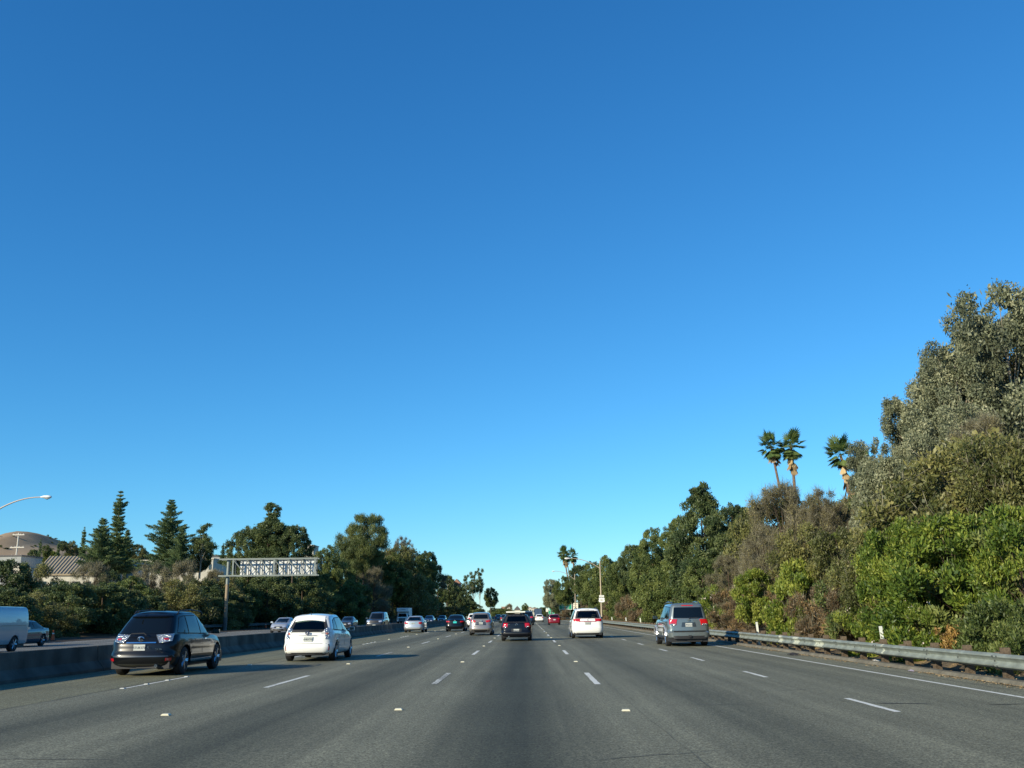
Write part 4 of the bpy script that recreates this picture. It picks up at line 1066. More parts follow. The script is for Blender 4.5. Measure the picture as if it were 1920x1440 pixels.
rail_tube(c, .7, 3.0, .62, 1.74, .02, M['black_plastic'])
c.mirror(3.6, 1.16, M['black_plastic']); c.seams((1.79, 2.79), .36, 1.1); c.wheels(6)

# black small hatchback
c = Car(PRE['hatch'], 'hatchback', 'black hatchback with square red tail lamps directly ahead in our lane', M['paint_black2'], (-.62, 55.6, 0)); c.root.scale = (1.05,)*3
glass_rear(c, [(-.68, .99), (-.55, 1.36), (.55, 1.36), (.68, .99)], 'open')
side_glass(c, [[(.42, 1.0), (.60, 1.33), (1.1, 1.36), (1.1, .98)], [(1.18, .98), (1.18, 1.36), (1.9, 1.35), (1.9, .97)], [(1.98, .97), (1.98, 1.35), (2.3, 1.3), (2.9, .97)]])
windshield(c, [(-.66, 1.0), (-.52, 1.32), (.52, 1.32), (.66, 1.0)], 'open'); c.cabin((.95, 1.85), roof=1.2, seat='seat_grey')
c.both('rr', [(.42, .74), (.42, .96), (.66, .96), (.66, .74)], M['tail_lit'], 'tail_lamp', .02, 5, 5)
c.both('rr', [(.46, .74), (.46, .80), (.60, .80), (.60, .74)], M['tail_clear'], 'reversing_lamp', .026, 3, 2)
c.plate(0, .565, '4KRD905'); c.patch('rear', [(-.28, .49), (-.28, .66), (.28, .66), (.28, .49)], M['black_plastic'], 'plate_recess', .004, 3, 3)
e = MB(); n = 16
for k in range(n): a0, a1 = 2*math.pi*k/n, 2*math.pi*(k+1)/n; e.tube([(math.cos(a0)*.06, 0, math.sin(a0)*.06), (math.cos(a1)*.06, 0, math.sin(a1)*.06)], .009, 4)
e.tube([(-.045, 0, .03), (-.02, 0, -.04), (0, 0, .0), (.02, 0, -.04), (.045, 0, .03)], .008, 4); e.tube([(-.02, 0, .05), (0, 0, .01), (.02, 0, .05)], .008, 4)
em = e.build('emblem', M['chrome'], c.root); em.location = (0, .07, .875)
text_mesh('GOLF', .06, M['chrome'], 'badge', c.root, (-.42, .075, .875), (R(90), 0, 0), .004)
c.patch('rear', [(-.74, .40), (-.74, .44), (.74, .44), (.74, .40)], M['black_plastic'], 'bumper_strip', .012, 10, 1)
c.tube_part('exhaust_pipe', [(-.42, .04, .24), (-.42, .3, .24)], .03, M['chrome'], 8)
b = MB()
for y in (.9, 1.7): b.tube([(-.62, y, 1.50), (.62, y, 1.50)], .018, 6); b.tube([(-.58, y, 1.40), (-.58, y, 1.5)], .018, 6); b.tube([(.58, y, 1.40), (.58, y, 1.5)], .018, 6)
b.build('roof_rack', M['black_plastic'], c.root)
c.mirror(2.75, 1.02, M['paint_black2']); c.seams((1.14, 2.9), .36, .92); c.wheels(5)
b = MB(); b.prism([(-.56, .0), (-.54, -.02), (.54, -.02), (.56, 0), (.56, .03), (.54, .045), (-.54, .045), (-.56, .03)], 'y', 0, 1.5)
o = b.build('roof_board', mat('board_white', (.82, .82, .72), .5)); o.location = (-.66, 56.3, 1.62); tag(o, 'flat cream board lying across the roof rack of the black hatchback', 'board')

# taupe crossover
c = Car(PRE['crossover'], 'crossover', 'taupe crossover with wraparound red tail lamps, left of the black hatchback', M['paint_taupe'], (-3.45, 71.5, 0))
glass_rear(c, [(-.64, 1.20), (-.52, 1.52), (.52, 1.52), (.64, 1.20)])
side_glass(c, [[(.5, 1.15), (.85, 1.5), (1.9, 1.54), (1.9, 1.06)], [(1.98, 1.06), (1.98, 1.54), (2.6, 1.48), (3.3, 1.04)]])
c.both('rr', [(.42, .94), (.40, 1.07), (.76, 1.14), (.74, 1.0)], M['tail_lit'], 'tail_lamp', .025, 6, 4)
c.plate(.02, .88, '6DHT551'); c.patch('rear', [(-.42, .74), (-.36, .98), (.36, .98), (.42, .74)], M['paint_darkgrey'], 'plate_recess', .003, 5, 4)
c.patch('rear', [(-.70, .26), (-.80, .42), (.80, .42), (.70, .26)], M['black_plastic'], 'bumper_valance', .012, 10, 2)
b = MB(); b.box((.02, .075, 1.08), (.10, .012, .08)); b.build('emblem', M['chrome'], c.root)
c.mirror(3.1, 1.1, M['paint_taupe']); c.seams((1.94, 3.3), .42, 1.0); c.wheels(5)

# black saloon with teal plate
c = Car(PRE['sedan'], 'saloon_car', 'black saloon with a bright teal plate, between the silver saloon and taupe crossover', M['paint_black'], (-6.75, 90.0, 0)); c.root.scale = (1.04,)*3
glass_rear(c, [(-.68, 1.02), (-.50, 1.36), (.50, 1.36), (.68, 1.02)])
side_glass(c, [[(.9, 1.03), (1.5, 1.32), (2.0, 1.37), (2.0, 1.0)], [(2.08, 1.0), (2.08, 1.37), (2.5, 1.32), (3.2, .98)]])
c.both('rr', [(.40, .80), (.40, .90), (.74, .93), (.74, .83)], M['tail_lit'], 'tail_lamp', .02, 6, 3)
c.plate(0, .80, None, M['plate_teal']); b = MB(); b.box((0, .06, .945), (.14, .012, .07)); b.build('emblem', M['chrome'], c.root)
c.mirror(3.05, 1.02, M['paint_black']); c.wheels(5)

# silver saloon
c = Car(PRE['sedan'], 'saloon_car', 'silver saloon close to the median barrier ahead of the white tall hatchback', M['paint_silver'], (-10.25, 86.5, 0))
glass_rear(c, [(-.68, 1.02), (-.50, 1.36), (.50, 1.36), (.68, 1.02)], 'open')
side_glass(c, [[(.9, 1.03), (1.5, 1.32), (2.0, 1.37), (2.0, 1.0)], [(2.08, 1.0), (2.08, 1.37), (2.5, 1.32), (3.2, .98)]])
windshield(c, [(-.66, 1.0), (-.5, 1.34), (.5, 1.34), (.66, 1.0)], 'open'); c.cabin((1.5, 2.4), roof=1.18, seat='seat_grey')
c.both('rr', [(.42, .74), (.42, .90), (.74, .93), (.72, .78)], M['tail_lit'], 'tail_lamp', .02, 6, 3)
c.both('rr', [(.52, .34), (.52, .39), (.58, .39), (.58, .34)], M['black_plastic'], 'reflector_slot', .01, 2, 2)
c.plate(0, .80, '6FJM201'); c.patch('rear', [(-.66, .24), (-.74, .30), (.74, .30), (.66, .24)], M['black_plastic'], 'bumper_valance', .012, 10, 2)
c.patch('rear', [(-.35, .89), (-.35, .91), (.35, .91), (.35, .89)], M['chrome'], 'tailgate_trim', .015, 4, 1)
c.mirror(3.05, 1.02, M['paint_silver']); c.wheels(5)

def simple_rear(preset, name, label, paint, x, y, glass, lit='tail_lit', scale=1.0, cat='car', lampq=None, sideq=True):
    p = PRE[preset]; c = Car(p, name, label, paint, (x, y, 0), 0, cat); c.root.scale = (scale,)*3
    glass_rear(c, glass)
    zb = glass[0][1]
    c.both('rr', lampq or [(.42, zb-.26), (.42, zb-.08), (.70, zb-.06), (.70, zb-.24)], M[lit], 'tail_lamp', .02, 5, 3)
    c.plate(0, zb-.28, None)
    c.both('right', [(p['gb'][0]+.35, zb), (p['gt'][0]+.3, glass[1][1]-.02), (p['gt'][1]-.1, glass[1][1]-.03), (p['gb'][1]-.4, zb)], M['glass'], 'side_window', .004, 6, 4)
    c.mirror(p['gb'][1]-.45, zb+.02, paint); c.wheels(5, False); return c
simple_rear('crossover', 'sport_utility_car', 'white sport utility half hidden behind the taupe crossover', M['paint_white'], -6.45, 116, [(-.64, 1.20), (-.52, 1.52), (.52, 1.52), (.64, 1.20)])
simple_rear('bigsuv', 'sport_utility_car', 'dark navy sport utility half hidden behind the black hatchback', M['paint_navy'], .0, 133, [(-.68, 1.25), (-.62, 1.73), (.62, 1.73), (.68, 1.25)])
simple_rear('hatch', 'hatchback', 'bright red hatchback ahead in the lane left of the white minivan', M['paint_red'], 3.82, 134, [(-.66, .99), (-.55, 1.36), (.55, 1.36), (.66, .99)])
simple_rear('hatch', 'hatchback', 'small white hatchback far ahead beside the receding lane dashes', M['paint_white'], 2.5, 192, [(-.66, .99), (-.55, 1.36), (.55, 1.36), (.66, .99)])
simple_rear('sedan', 'saloon_car', 'dark saloon with a bright brake lamp far ahead right of the taupe crossover', M['paint_navy'], -7.2, 240, [(-.66, 1.02), (-.50, 1.36), (.50, 1.36), (.66, 1.02)])
simple_rear('sedan', 'saloon_car', 'dark grey saloon partly behind the left mirror of the black hatchback', M['paint_darkgrey'], -3.9, 168, [(-.66, 1.02), (-.50, 1.36), (.50, 1.36), (.66, 1.02)])

# ------------------------------------------------------------------ opposing traffic
c = Car(PRE['cargo'], 'cargo_van', 'pale grey windowless cargo van cut off by the left edge of the picture', M['paint_silver'].copy(), (-25.45, 47.1, 0), math.pi, 'van')
c.body.data.materials[0].node_tree.nodes['Principled BSDF'].inputs['Base Color'].default_value = (.36, .40, .42, 1)
c.body.data.materials[0].node_tree.nodes['Principled BSDF'].inputs['Metallic'].default_value = .1
c.both('right', [(.05, 1.22), (.05, 1.235), (3.5, 1.235), (3.5, 1.22)], M['paint_darkgrey'], 'body_crease', .004, 10, 1)
c.both('right', [(3.5, 1.3), (3.5, 1.85), (4.2, 1.8), (4.5, 1.3)], M['glass'], 'side_window', .004, 5, 4)
c.patch('rear', [(-.75, 1.35), (-.70, 1.85), (.70, 1.85), (.75, 1.35)], M['glass'], 'rear_window', .006, 6, 4)
c.wheels(6)
c = Car(PRE['sedan'], 'saloon_car', 'dark blue saloon behind the grey cargo van on the opposing road', M['paint_navy'], (-29.3, 57.4, 0), math.pi)
glass_rear(c, [(-.66, 1.02), (-.50, 1.36), (.50, 1.36), (.66, 1.02)])
side_glass(c, [[(.9, 1.03), (1.5, 1.32), (2.0, 1.37), (2.0, 1.0)], [(2.08, 1.0), (2.08, 1.37), (2.5, 1.32), (3.2, .98)]])
c.both('rr', [(.42, .78), (.42, .92), (.72, .94), (.72, .80)], M['tail_clear'], 'tail_lamp', .02, 6, 3); c.mirror(3.05, 1.02, M['paint_navy']); c.wheels(5)
def oncoming(preset, name, label, paint, x, yfront, lit=False, cat='car'):
    p = PRE[preset]; c = Car(p, name, label, paint, (x, yfront+p['L'], 0), math.pi, cat)
    L = p['L']; zb = interp(p['belt'], p['gb'][1]-.1)+.06; zt = interp(p['roof'], p['gt'][1])-.05
    windshield(c, [(-p['wb']*.84, zb), (-p['wt']*.92, zt), (p['wt']*.92, zt), (p['wb']*.84, zb)])
    zh = interp(p['belt'], L-.3)
    c.both('fr', [(-.44, zh-.22), (-.44, zh-.08), (-.78, zh-.02), (-.74, zh-.18)], M['headlight'], 'headlight', .02, 5, 3)
    for o in c.root.children: 
        pass
    c.patch('front', [(-.42, zh-.26), (-.46, zh-.12), (.46, zh-.12), (.42, zh-.26)], M['black_plastic'], 'grille', .012, 6, 3)
    c.patch('front', [(-.50, .30), (-.56, .42), (.56, .42), (.50, .30)], M['black_plastic'], 'air_intake', .012, 6, 2)
    c.plate(0, .50, None, view='front')
    c.both('right', [(p['gb'][0]+.4, zb+.02), (p['gt'][0]+.25, zt-.02), (p['gt'][1]-.05, zt-.02), (p['gb'][1]-.35, zb)], M['glass'], 'side_window', .004, 6, 4)
    c.mirror(p['gb'][1]-.45, zb+.05, paint); c.wheels(5); return c
oncoming('sedan', 'saloon_car', 'silver saloon approaching on the opposing road, half hidden by the white tall hatchback', M['paint_silver'], -23.5, 90.5)
oncoming('sedan', 'saloon_car', 'dark saloon approaching just right of the white tall hatchback', M['paint_darkgrey'], -22.4, 118)
oncoming('bigsuv', 'sport_utility_car', 'dark silver sport utility with bright headlights approaching behind the barrier', M['paint_darkgrey'], -16.4, 103)
oncoming('sedan', 'saloon_car', 'dark saloon approaching just right of the silver saloon beyond the barrier', M['paint_navy'], -16.7, 162)
oncoming('hatch', 'hatchback', 'dark hatchback farthest in the line approaching beyond the barrier', M['paint_darkgrey'], -17.0, 190)

# white box truck, oncoming
def box_truck(x, yfront, rz, name, label, paint, text=None, w=2.3, h=2.95, ln=4.2):
    r = empty(name, (x, yfront, 0), rz, label, 'truck')
    # local: front at y=0, box behind (+y)
    b = MB(); b.prism([(-.98, .62), (-1.0, 1.15), (-.93, 1.22), (-.80, 1.95), (.80, 1.95), (.93, 1.22), (1.0, 1.15), (.98, .62)], 'y', .55, 2.0)
    b.prism([(-.98, .45), (-1.0, 1.0), (-.9, 1.12), (.9, 1.12), (1.0, 1.0), (.98, .45)], 'y', 0, .56); b.build('cab', paint, r)
    b = MB(); b.prism([(-.86, 1.24), (-.74, 1.86), (.74, 1.86), (.86, 1.24)], 'y', .535, .56); b.build('windshield', M['glass'], r)
    b = MB(); b.box((0, -.02, .84), (1.25, .05, .30)); b.build('grille', M['black_plastic'], r)
    for s in (1, -1): b = MB(); b.box((s*.80, -.02, .88), (.24, .05, .20)); b.build('headlight', M['headlight'], r)
    b = MB(); b.box((0, -.06, .52), (2.0, .14, .2)); b.build('bumper', M['chrome'] if False else paint, r)
    b = MB(); b.box((0, 2.0+ln/2, .65+(h-.65)/2), (w, ln, h-.65)); bx = b.build('cargo_box', paint, r)
    b = MB(); b.box((0, 1.25, h-.36), (w-.06, 1.6, .68)); b.build('cab_overhang', paint, r)
    if text: text_mesh(text, .34, M['plate_ink'], 'lettering', bx, (0, .43, h-.36), (R(90), 0, 0), .004)
    for yy in (.95, 2.0+ln*.75):
        for s in (1, -1): b = MB(); b.tube([(s*.72, yy, .38), (s*.97, yy, .38)], .38, 18); b.build('wheel', M['rubber'], r)
    b = MB(); b.box((0, 2.4, .48), (1.3, 5.4, .24)); b.build('chassis', M['black_plastic'], r)
    for s in (1, -1): b = MB(); b.box((s*1.18, .75, 1.45), (.18, .08, .36)); b.build('side_mirror', M['black_plastic'], r)
    return r
a = at(754, 1150, 186)
box_truck(a.x, 186, 0, 'moving_truck', 'white box truck with lettering over its cab approaching behind the barrier', mat('truck_white', (.80, .80, .76), .45), 'U-HAUL')
# dark blue truck far ahead
a = at(1009, 1150, 325)
r = empty('cargo_truck', (a.x, 325, 0), 0, 'dark blue box truck far ahead above the small white hatchback', 'truck')
b = MB(); b.box((0, 3, 1.95), (2.5, 6, 2.6)); b.build('cargo_box', mat('truck_blue', (.03, .06, .11), .5), r)
b = MB(); b.box((-.55, -.02, 1.9), (.9, .03, 2.3)); b.box((.55, -.02, 1.9), (.9, .03, 2.3)); b.build('rear_door', mat('truck_blue2', (.045, .08, .14), .5), r)
b = MB(); b.box((0, 7.1, 1.5), (2.2, 1.8, 1.9)); b.build('cab', M['paint_navy'], r)
for yy in (1.2, 6.9):
    for s in (1, -1): b = MB(); b.tube([(s*.8, yy, .5), (s*1.15, yy, .5)], .5, 16); b.build('wheel', M['rubber'], r)
# ------------------------------------------------------------------ foliage
LM = {}
LM['laurel'] = leaf_mat('leaf_laurel', (.045, .085, .014), (.125, .185, .024), (.30, .33, .055), .28)
LM['yellow'] = leaf_mat('leaf_yellow_green', (.07, .12, .02), (.17, .22, .03), (.34, .36, .07), .3)
LM['olive'] = leaf_mat('leaf_olive', (.055, .068, .02), (.125, .135, .04), (.26, .24, .08), .25)
LM['dark'] = leaf_mat('leaf_dark', (.030, .056, .021), (.090, .125, .046), (.19, .22, .075), .28)
LM['mid'] = leaf_mat('leaf_mid', (.04, .068, .019), (.110, .148, .040), (.22, .25, .07), .28)
LM['euc'] = leaf_mat('leaf_eucalyptus', (.075, .088, .052), (.18, .20, .115), (.36, .36, .22), .22)
LM['dusty'] = leaf_mat('leaf_dusty', (.07, .062, .03), (.15, .135, .06), (.26, .23, .10), .2)
LM['brown'] = leaf_mat('leaf_dry', (.07, .05, .03), (.15, .105, .055), (.26, .17, .075), .2)
LM['greytwig'] = leaf_mat('twig_grey', (.09, .082, .058), (.16, .145, .095), (.24, .215, .14), .05)
LM['orange'] = leaf_mat('leaf_orange', (.12, .07, .02), (.28, .16, .045), (.42, .27, .08), .25)
LM['conifer'] = leaf_mat('needle_green', (.055, .10, .05), (.14, .20, .085), (.25, .31, .12), .32)
LM['pine'] = leaf_mat('needle_yellow_green', (.06, .085, .028), (.12, .15, .045), (.20, .22, .07), .25)
LM['palm'] = leaf_mat('frond_green', (.06, .11, .035), (.14, .20, .06), (.26, .32, .10), .4)
LM['palm_dead'] = leaf_mat('frond_dead', (.20, .13, .06), (.36, .25, .12), (.50, .37, .19), .15)
LM['flower'] = mat('flower_pinkish_white', (.80, .68, .66), .6)
M['bark'] = mat('bark', (.10, .075, .055), .9, spec=.1, noise=(4, .3), bump=(9, .5))
M['bark_pale'] = mat('bark_pale', (.30, .26, .20), .85, spec=.1, noise=(3, .3))
M['bark_palm'] = mat('bark_palm', (.16, .11, .08), .9, spec=.1, noise=(5, .3))

def leaves_mesh(name, P, A, Sd, L_, W_, tint, mt):
    """P centres, A long axis (unit), Sd side axis (unit), L_, W_ sizes -> one folded rhombus per leaf"""
    n = len(P); L_ = np.broadcast_to(L_, (n,))[:, None]; W_ = np.broadcast_to(W_, (n,))[:, None]
    a = P - A*L_*.5; c = P + A*L_*.5; m = P + A*L_*.05; Nn = np.cross(A, Sd)
    b = m + Sd*W_*.5 + Nn*W_*.15; d = m - Sd*W_*.5 + Nn*W_*.15
    V = np.stack([a, b, c, d], 1).reshape(-1, 3).astype(np.float32)
    me = bpy.data.meshes.new(name); me.vertices.add(4*n); me.vertices.foreach_set('co', V.ravel())
    me.loops.add(4*n); me.loops.foreach_set('vertex_index', np.arange(4*n, dtype=np.int32))
    me.polygons.add(n); me.polygons.foreach_set('loop_start', np.arange(0, 4*n, 4, dtype=np.int32)); me.polygons.foreach_set('loop_total', np.full(n, 4, dtype=np.int32))
    at_ = me.attributes.new('tint', 'FLOAT', 'FACE'); at_.data.foreach_set('value', np.clip(tint, 0, 1).astype(np.float32))
    me.update(calc_edges=True); me.validate(); me.materials.append(mt); return me
def unit(v): return v/np.maximum(np.linalg.norm(v, axis=1, keepdims=True), 1e-9)
def rdir(r, n): return unit(r.normal(size=(n, 3)))

def clumps(r, H, R_, z0, prof, n, cr, spread=.25):
    """clump centres inside an envelope of revolution; prof(t) gives radius fraction over height"""
    out = []
    lob = r.uniform(0, 2*math.pi, 3); amp = r.uniform(.08, .22, 3)
    for i in range(n):
        for _ in range(40):
            t = r.uniform(0, 1)
            if r.uniform() < prof(t)+.28: break
        th = r.uniform(0, 2*math.pi)
        k = 1 + sum(a*math.sin((j+1.0)*th+l+t*3) for j, (a, l) in enumerate(zip(amp, lob)))
        rr = prof(t)*R_*k*(r.uniform(.15, 1)**.45)
        out.append((rr*math.cos(th), rr*math.sin(th), z0+(H-z0)*t, cr*r.uniform(.6, 1.35)*(1-.32*t)))
    return np.array(out)
def fill(r, cl, n, ll, lw, up=0.0, out=.5, flat=.8, tvar=.22, shell=.5):
    w = cl[:, 3]**2; idx = r.choice(len(cl), n, p=w/w.sum())
    d = rdir(r, n); rad = cl[idx, 3]*(shell+(1-shell)*r.uniform(0, 1, n)**.6)*(1+.18*r.normal(size=n))
    P = cl[idx, :3] + d*rad[:, None]*np.array([1, 1, flat])
    A = unit(d*out + rdir(r, n)*(1-abs(out)*.5) + np.array([0, 0, up])); Sd = unit(np.cross(A, rdir(r, n)))
    ct = r.uniform(-.28, .28, len(cl)); tint = .5 + ct[idx]*1.0 + r.normal(size=n)*tvar*.6
    return P, A, Sd, ll*np.clip(np.exp(r.normal(size=n)*.38), .4, 2.2), lw*np.clip(np.exp(r.normal(size=n)*.38), .4, 2.2), tint
def trunk_mesh(r, cl, H, base_r, nlimb=10, forks=1, lean=0.0, top=.85):
    b = MB(); ax = []
    for k in range(7): t = k/6; ax.append(Vector((lean*t*H + .12*math.sin(t*5+base_r*9)*base_r*3, .1*math.cos(t*4)*base_r*3, t*H*top)))
    b.tube(ax, [base_r*(1-.8*k/6) for k in range(7)], 7)
    sel = r.choice(len(cl), min(nlimb, len(cl)), replace=False)
    for i in sel:
        c = Vector(cl[i, :3]); t0 = max(.08, min(.92, (c.z/H)*.62)); f = t0*6; k = int(min(5, f)); s = ax[k].lerp(ax[k+1], f-k)
        m = s.lerp(c, .5) + Vector((0, 0, .08*H*(.5-r.uniform())))
        r0 = base_r*(1-.8*t0)*.5; b.tube([s, m, c], [r0, r0*.6, r0*.22], 5, False)
    return b.mesh('trunk', True, 60)
def make_proto(name, seed, H, R_, z0, prof, nclump, cr, nleaf, ll, lw, mt, bark='bark', base_r=.2, up=0, out=.5, flat=.8, nlimb=12, tvar=.22, shell=.5, extra=None, top=.85):
    r = np.random.default_rng(seed); cl = clumps(r, H, R_, z0, prof, nclump, cr)
    P_, A, Sd, l, w, t = fill(r, cl, nleaf, ll, lw, up, out, flat, tvar, shell)
    me = leaves_mesh('foliage', P_, A, Sd, l, w, t, LM[mt])
    tm = trunk_mesh(r, cl, H, base_r, nlimb, top=top); tm.materials.append(M[bark])
    parts = [('foliage', me), ('trunk', tm)]
    if extra: parts += extra(r, cl)
    PROTO[name] = (H, R_, parts)
PROTO = {}
rnd = lambda t: math.sqrt(max(0, 1-(2*t-1)**2))*.95+.05
egg = lambda t: (math.sin(math.pi*min(1, t*.9+.1))**.7) if t < 1 else 0
dome = lambda t: math.sqrt(max(0, 1-t**2.2))
cone_ = lambda t: max(.04, (1-t)**.8)
bush = lambda t: math.sqrt(max(0, 1-t**3))*.9+.05
def twigs(r, n, H, R_, prof, z0, L0, w0, mt, up=.9, cl=None):
    """many thin upright twigs"""
    th = r.uniform(0, 2*math.pi, n); t = r.uniform(0, 1, n)**.8
    rr = np.array([prof(x) for x in t])*R_*r.uniform(0, 1, n)**.4
    P_ = np.stack([rr*np.cos(th), rr*np.sin(th), z0+(H-z0)*t], 1)
    o = unit(np.stack([np.cos(th), np.sin(th), np.full(n, 0.0)], 1))
    if cl is not None:
        w = cl[:, 3]**2; idx = r.choice(len(cl), n, p=w/w.sum()); d = rdir(r, n)
        P_ = cl[idx, :3] + d*(cl[idx, 3]*r.uniform(.2, 1.15, n))[:, None]*1.1; o = unit(d + o*.4)
    A = unit(o*.6 + rdir(r, n)*.55 + np.array([0, 0, up])); Sd = unit(np.cross(A, rdir(r, n)))
    return leaves_mesh('twigs', P_, A, Sd, L0*r.uniform(.5, 1.5, n), np.full(n, w0), .5+r.normal(size=n)*.25, LM[mt])
def flowers(n, sz):
    def f(r, cl):
        P_, A, Sd, l, w, t = fill(r, cl, n, sz, sz, 0, .5, .9, shell=.95)
        k = r.choice(len(P_), n//3); off = r.normal(size=(n, 3))*.07
        P2 = P_[r.choice(k, n)] + off
        return [('blossom', leaves_mesh('blossom', P2, A, Sd, l, w, t, LM['flower']))]
    return f
for s_ in (0, 1):
    make_proto('laurel%d' % s_, 20+s_, 6, 3.2, .3, bush, 90, .75, 30000, .21, .075, 'laurel', base_r=.10, up=.55, out=.6, shell=.3, tvar=.34, nlimb=30)
    make_proto('yellow%d' % s_, 30+s_, 5, 2.6, .2, bush, 80, .62, 20000, .23, .09, 'yellow', base_r=.08, up=.6, out=.6, shell=.45, tvar=.30)
    make_proto('olive%d' % s_, 40+s_, 7, 4.0, .3, bush, 80, .95, 26000, .22, .10, 'olive', base_r=.14, up=.3, shell=.4, extra=lambda r, cl: [('twigs', twigs(r, 1800, 7.2, 4.0, bush, .5, .9, .025, 'greytwig', .6, cl))])
    make_proto('dark%d' % s_, 50+s_, 10, 5.0, 1.0, rnd, 170, .95, 42000, .27, .15, 'dark', base_r=.26, shell=.45)
    make_proto('mid%d' % s_, 60+s_, 10, 5.0, .8, egg, 180, .9, 42000, .26, .13, 'mid', base_r=.24, shell=.45)
    make_proto('euc%d' % s_, 70+s_, 14, 6.0, 1.0, lambda t: min(1, .75+.5*math.sin(math.pi*min(1, t*.95+.05))), 200, 1.25, 85000, .30, .13, 'euc', bark='bark_pale', base_r=.32, up=-.15, out=.4, flat=1.0, shell=.4, tvar=.30, nlimb=40)
    make_proto('bare%d' % s_, 80+s_, 8, 5.0, .4, dome, 95, .85, 17000, .17, .075, 'dusty', base_r=.16, up=.5, nlimb=40, shell=.2,
               extra=lambda r, cl: [('twigs', twigs(r, 17000, 8.2, 5.0, dome, .6, 1.0, .022, 'greytwig', .5, cl))])
    make_proto('dry%d' % s_, 90+s_, 2.6, 1.8, .1, bush, 40, .45, 9500, .15, .05, 'brown', base_r=.05, up=.5, shell=.3,
               extra=lambda r, cl: [('twigs', twigs(r, 3000, 2.8, 1.9, bush, .1, .5, .014, 'greytwig', .5, cl))])
    make_proto('small%d' % s_, 100+s_, 2.6, 1.7, .1, bush, 50, .42, 11000, .14, .05, 'mid', base_r=.05, up=.6, out=.6, tvar=.3)
    make_proto('oleander%d' % s_, 110+s_, 3.2, 2.0, .1, bush, 60, .48, 17000, .17, .04, 'laurel', base_r=.05, up=.7, out=.6, tvar=.3, extra=flowers(160, .075))
make_proto('orange0', 120, 1.6, 1.2, .1, bush, 30, .32, 3200, .15, .06, 'orange', base_r=.03, up=.2, tvar=.3)
make_proto('pine0', 130, 11, 5, 2.2, lambda t: .60+.45*math.sin(math.pi*min(1, t*1.1)), 130, 1.15, 52000, .42, .055, 'pine', base_r=.25, up=.9, out=.5, shell=.25)
make_proto('big_dark', 132, 16, 8, 2.0, lambda t: max(.05, (1-t)**.55*(.75+.3*math.sin(t*14))), 230, 1.15, 70000, .30, .14, 'dark', base_r=.4, up=.1, out=.7, flat=.55, shell=.4)
make_proto('spiky', 133, 13, 5.5, .5, lambda t: (.95 if t < .45 else max(.14, .95-(t-.45)*1.5)), 210, .9, 65000, .26, .12, 'dark', base_r=.3, up=.35, out=.7, flat=.7, shell=.35)
make_proto('airy', 134, 13, 2.6, 6, lambda t: .6+.4*math.sin(t*7), 34, .85, 7500, .30, .11, 'dark', bark='bark_pale', base_r=.16, nlimb=20, shell=.1)

def conifer(name, seed, H, R_, thin=1.0):
    r = np.random.default_rng(seed); P_ = []; A_ = []; T_ = []; b = MB()
    b.tube([(0, 0, 0), (0, 0, H*.6), (0, 0, H)], [H*.016, H*.008, .02], 6)
    z = H*.06; 
    while z < H*.985:
        t = z/H; rad = R_*((1-t)**.72)*(.42+.92*r.uniform()); nb = int(4+4*(1-t)); ph = r.uniform(0, 6.28)
        for k in range(nb):
            th = ph+2*math.pi*k/nb+r.normal()*.2; ln = rad*r.uniform(.7, 1.15); d = np.array([math.cos(th), math.sin(th), .22+.5*t])
            b.tube([(0, 0, z), tuple(np.array([0, 0, z])+d*ln)], [.05*(1-t)+.015, .01], 4, False)
            m = int(ln*95*thin)+12
            s = r.uniform(.12, 1.05, m); wv = .22*ln*(1.1-s)+.14
            Q = np.array([0, 0, z])+d*(s*ln)[:, None] + r.normal(size=(m, 3))*wv[:, None]*np.array([1, 1, .45])*.8
            P_.append(Q); A_.append(unit(d*1.0+r.normal(size=(m, 3))*.45+np.array([0, 0, .55]))); T_.append(np.full(m, .5+r.normal()*.16)+r.normal(size=m)*.14)
        z += H*.022*(1.2+r.uniform()*.9)
    P_ = np.concatenate(P_); A_ = np.concatenate(A_); n = len(P_)
    me = leaves_mesh('foliage', P_, A_, unit(np.cross(A_, rdir(r, n))), .40*r.uniform(.7, 1.3, n), .10*r.uniform(.7, 1.4, n), np.concatenate(T_), LM['conifer'])
    tm = b.mesh('trunk', True); tm.materials.append(M['bark']); PROTO[name] = (H, R_, [('foliage', me), ('trunk', tm)])
conifer('conifer0', 140, 18, 4.8, 1.3); conifer('conifer1', 141, 18, 3.1, 1.5); conifer('conifer2', 142, 16, 5.6, 1.3)

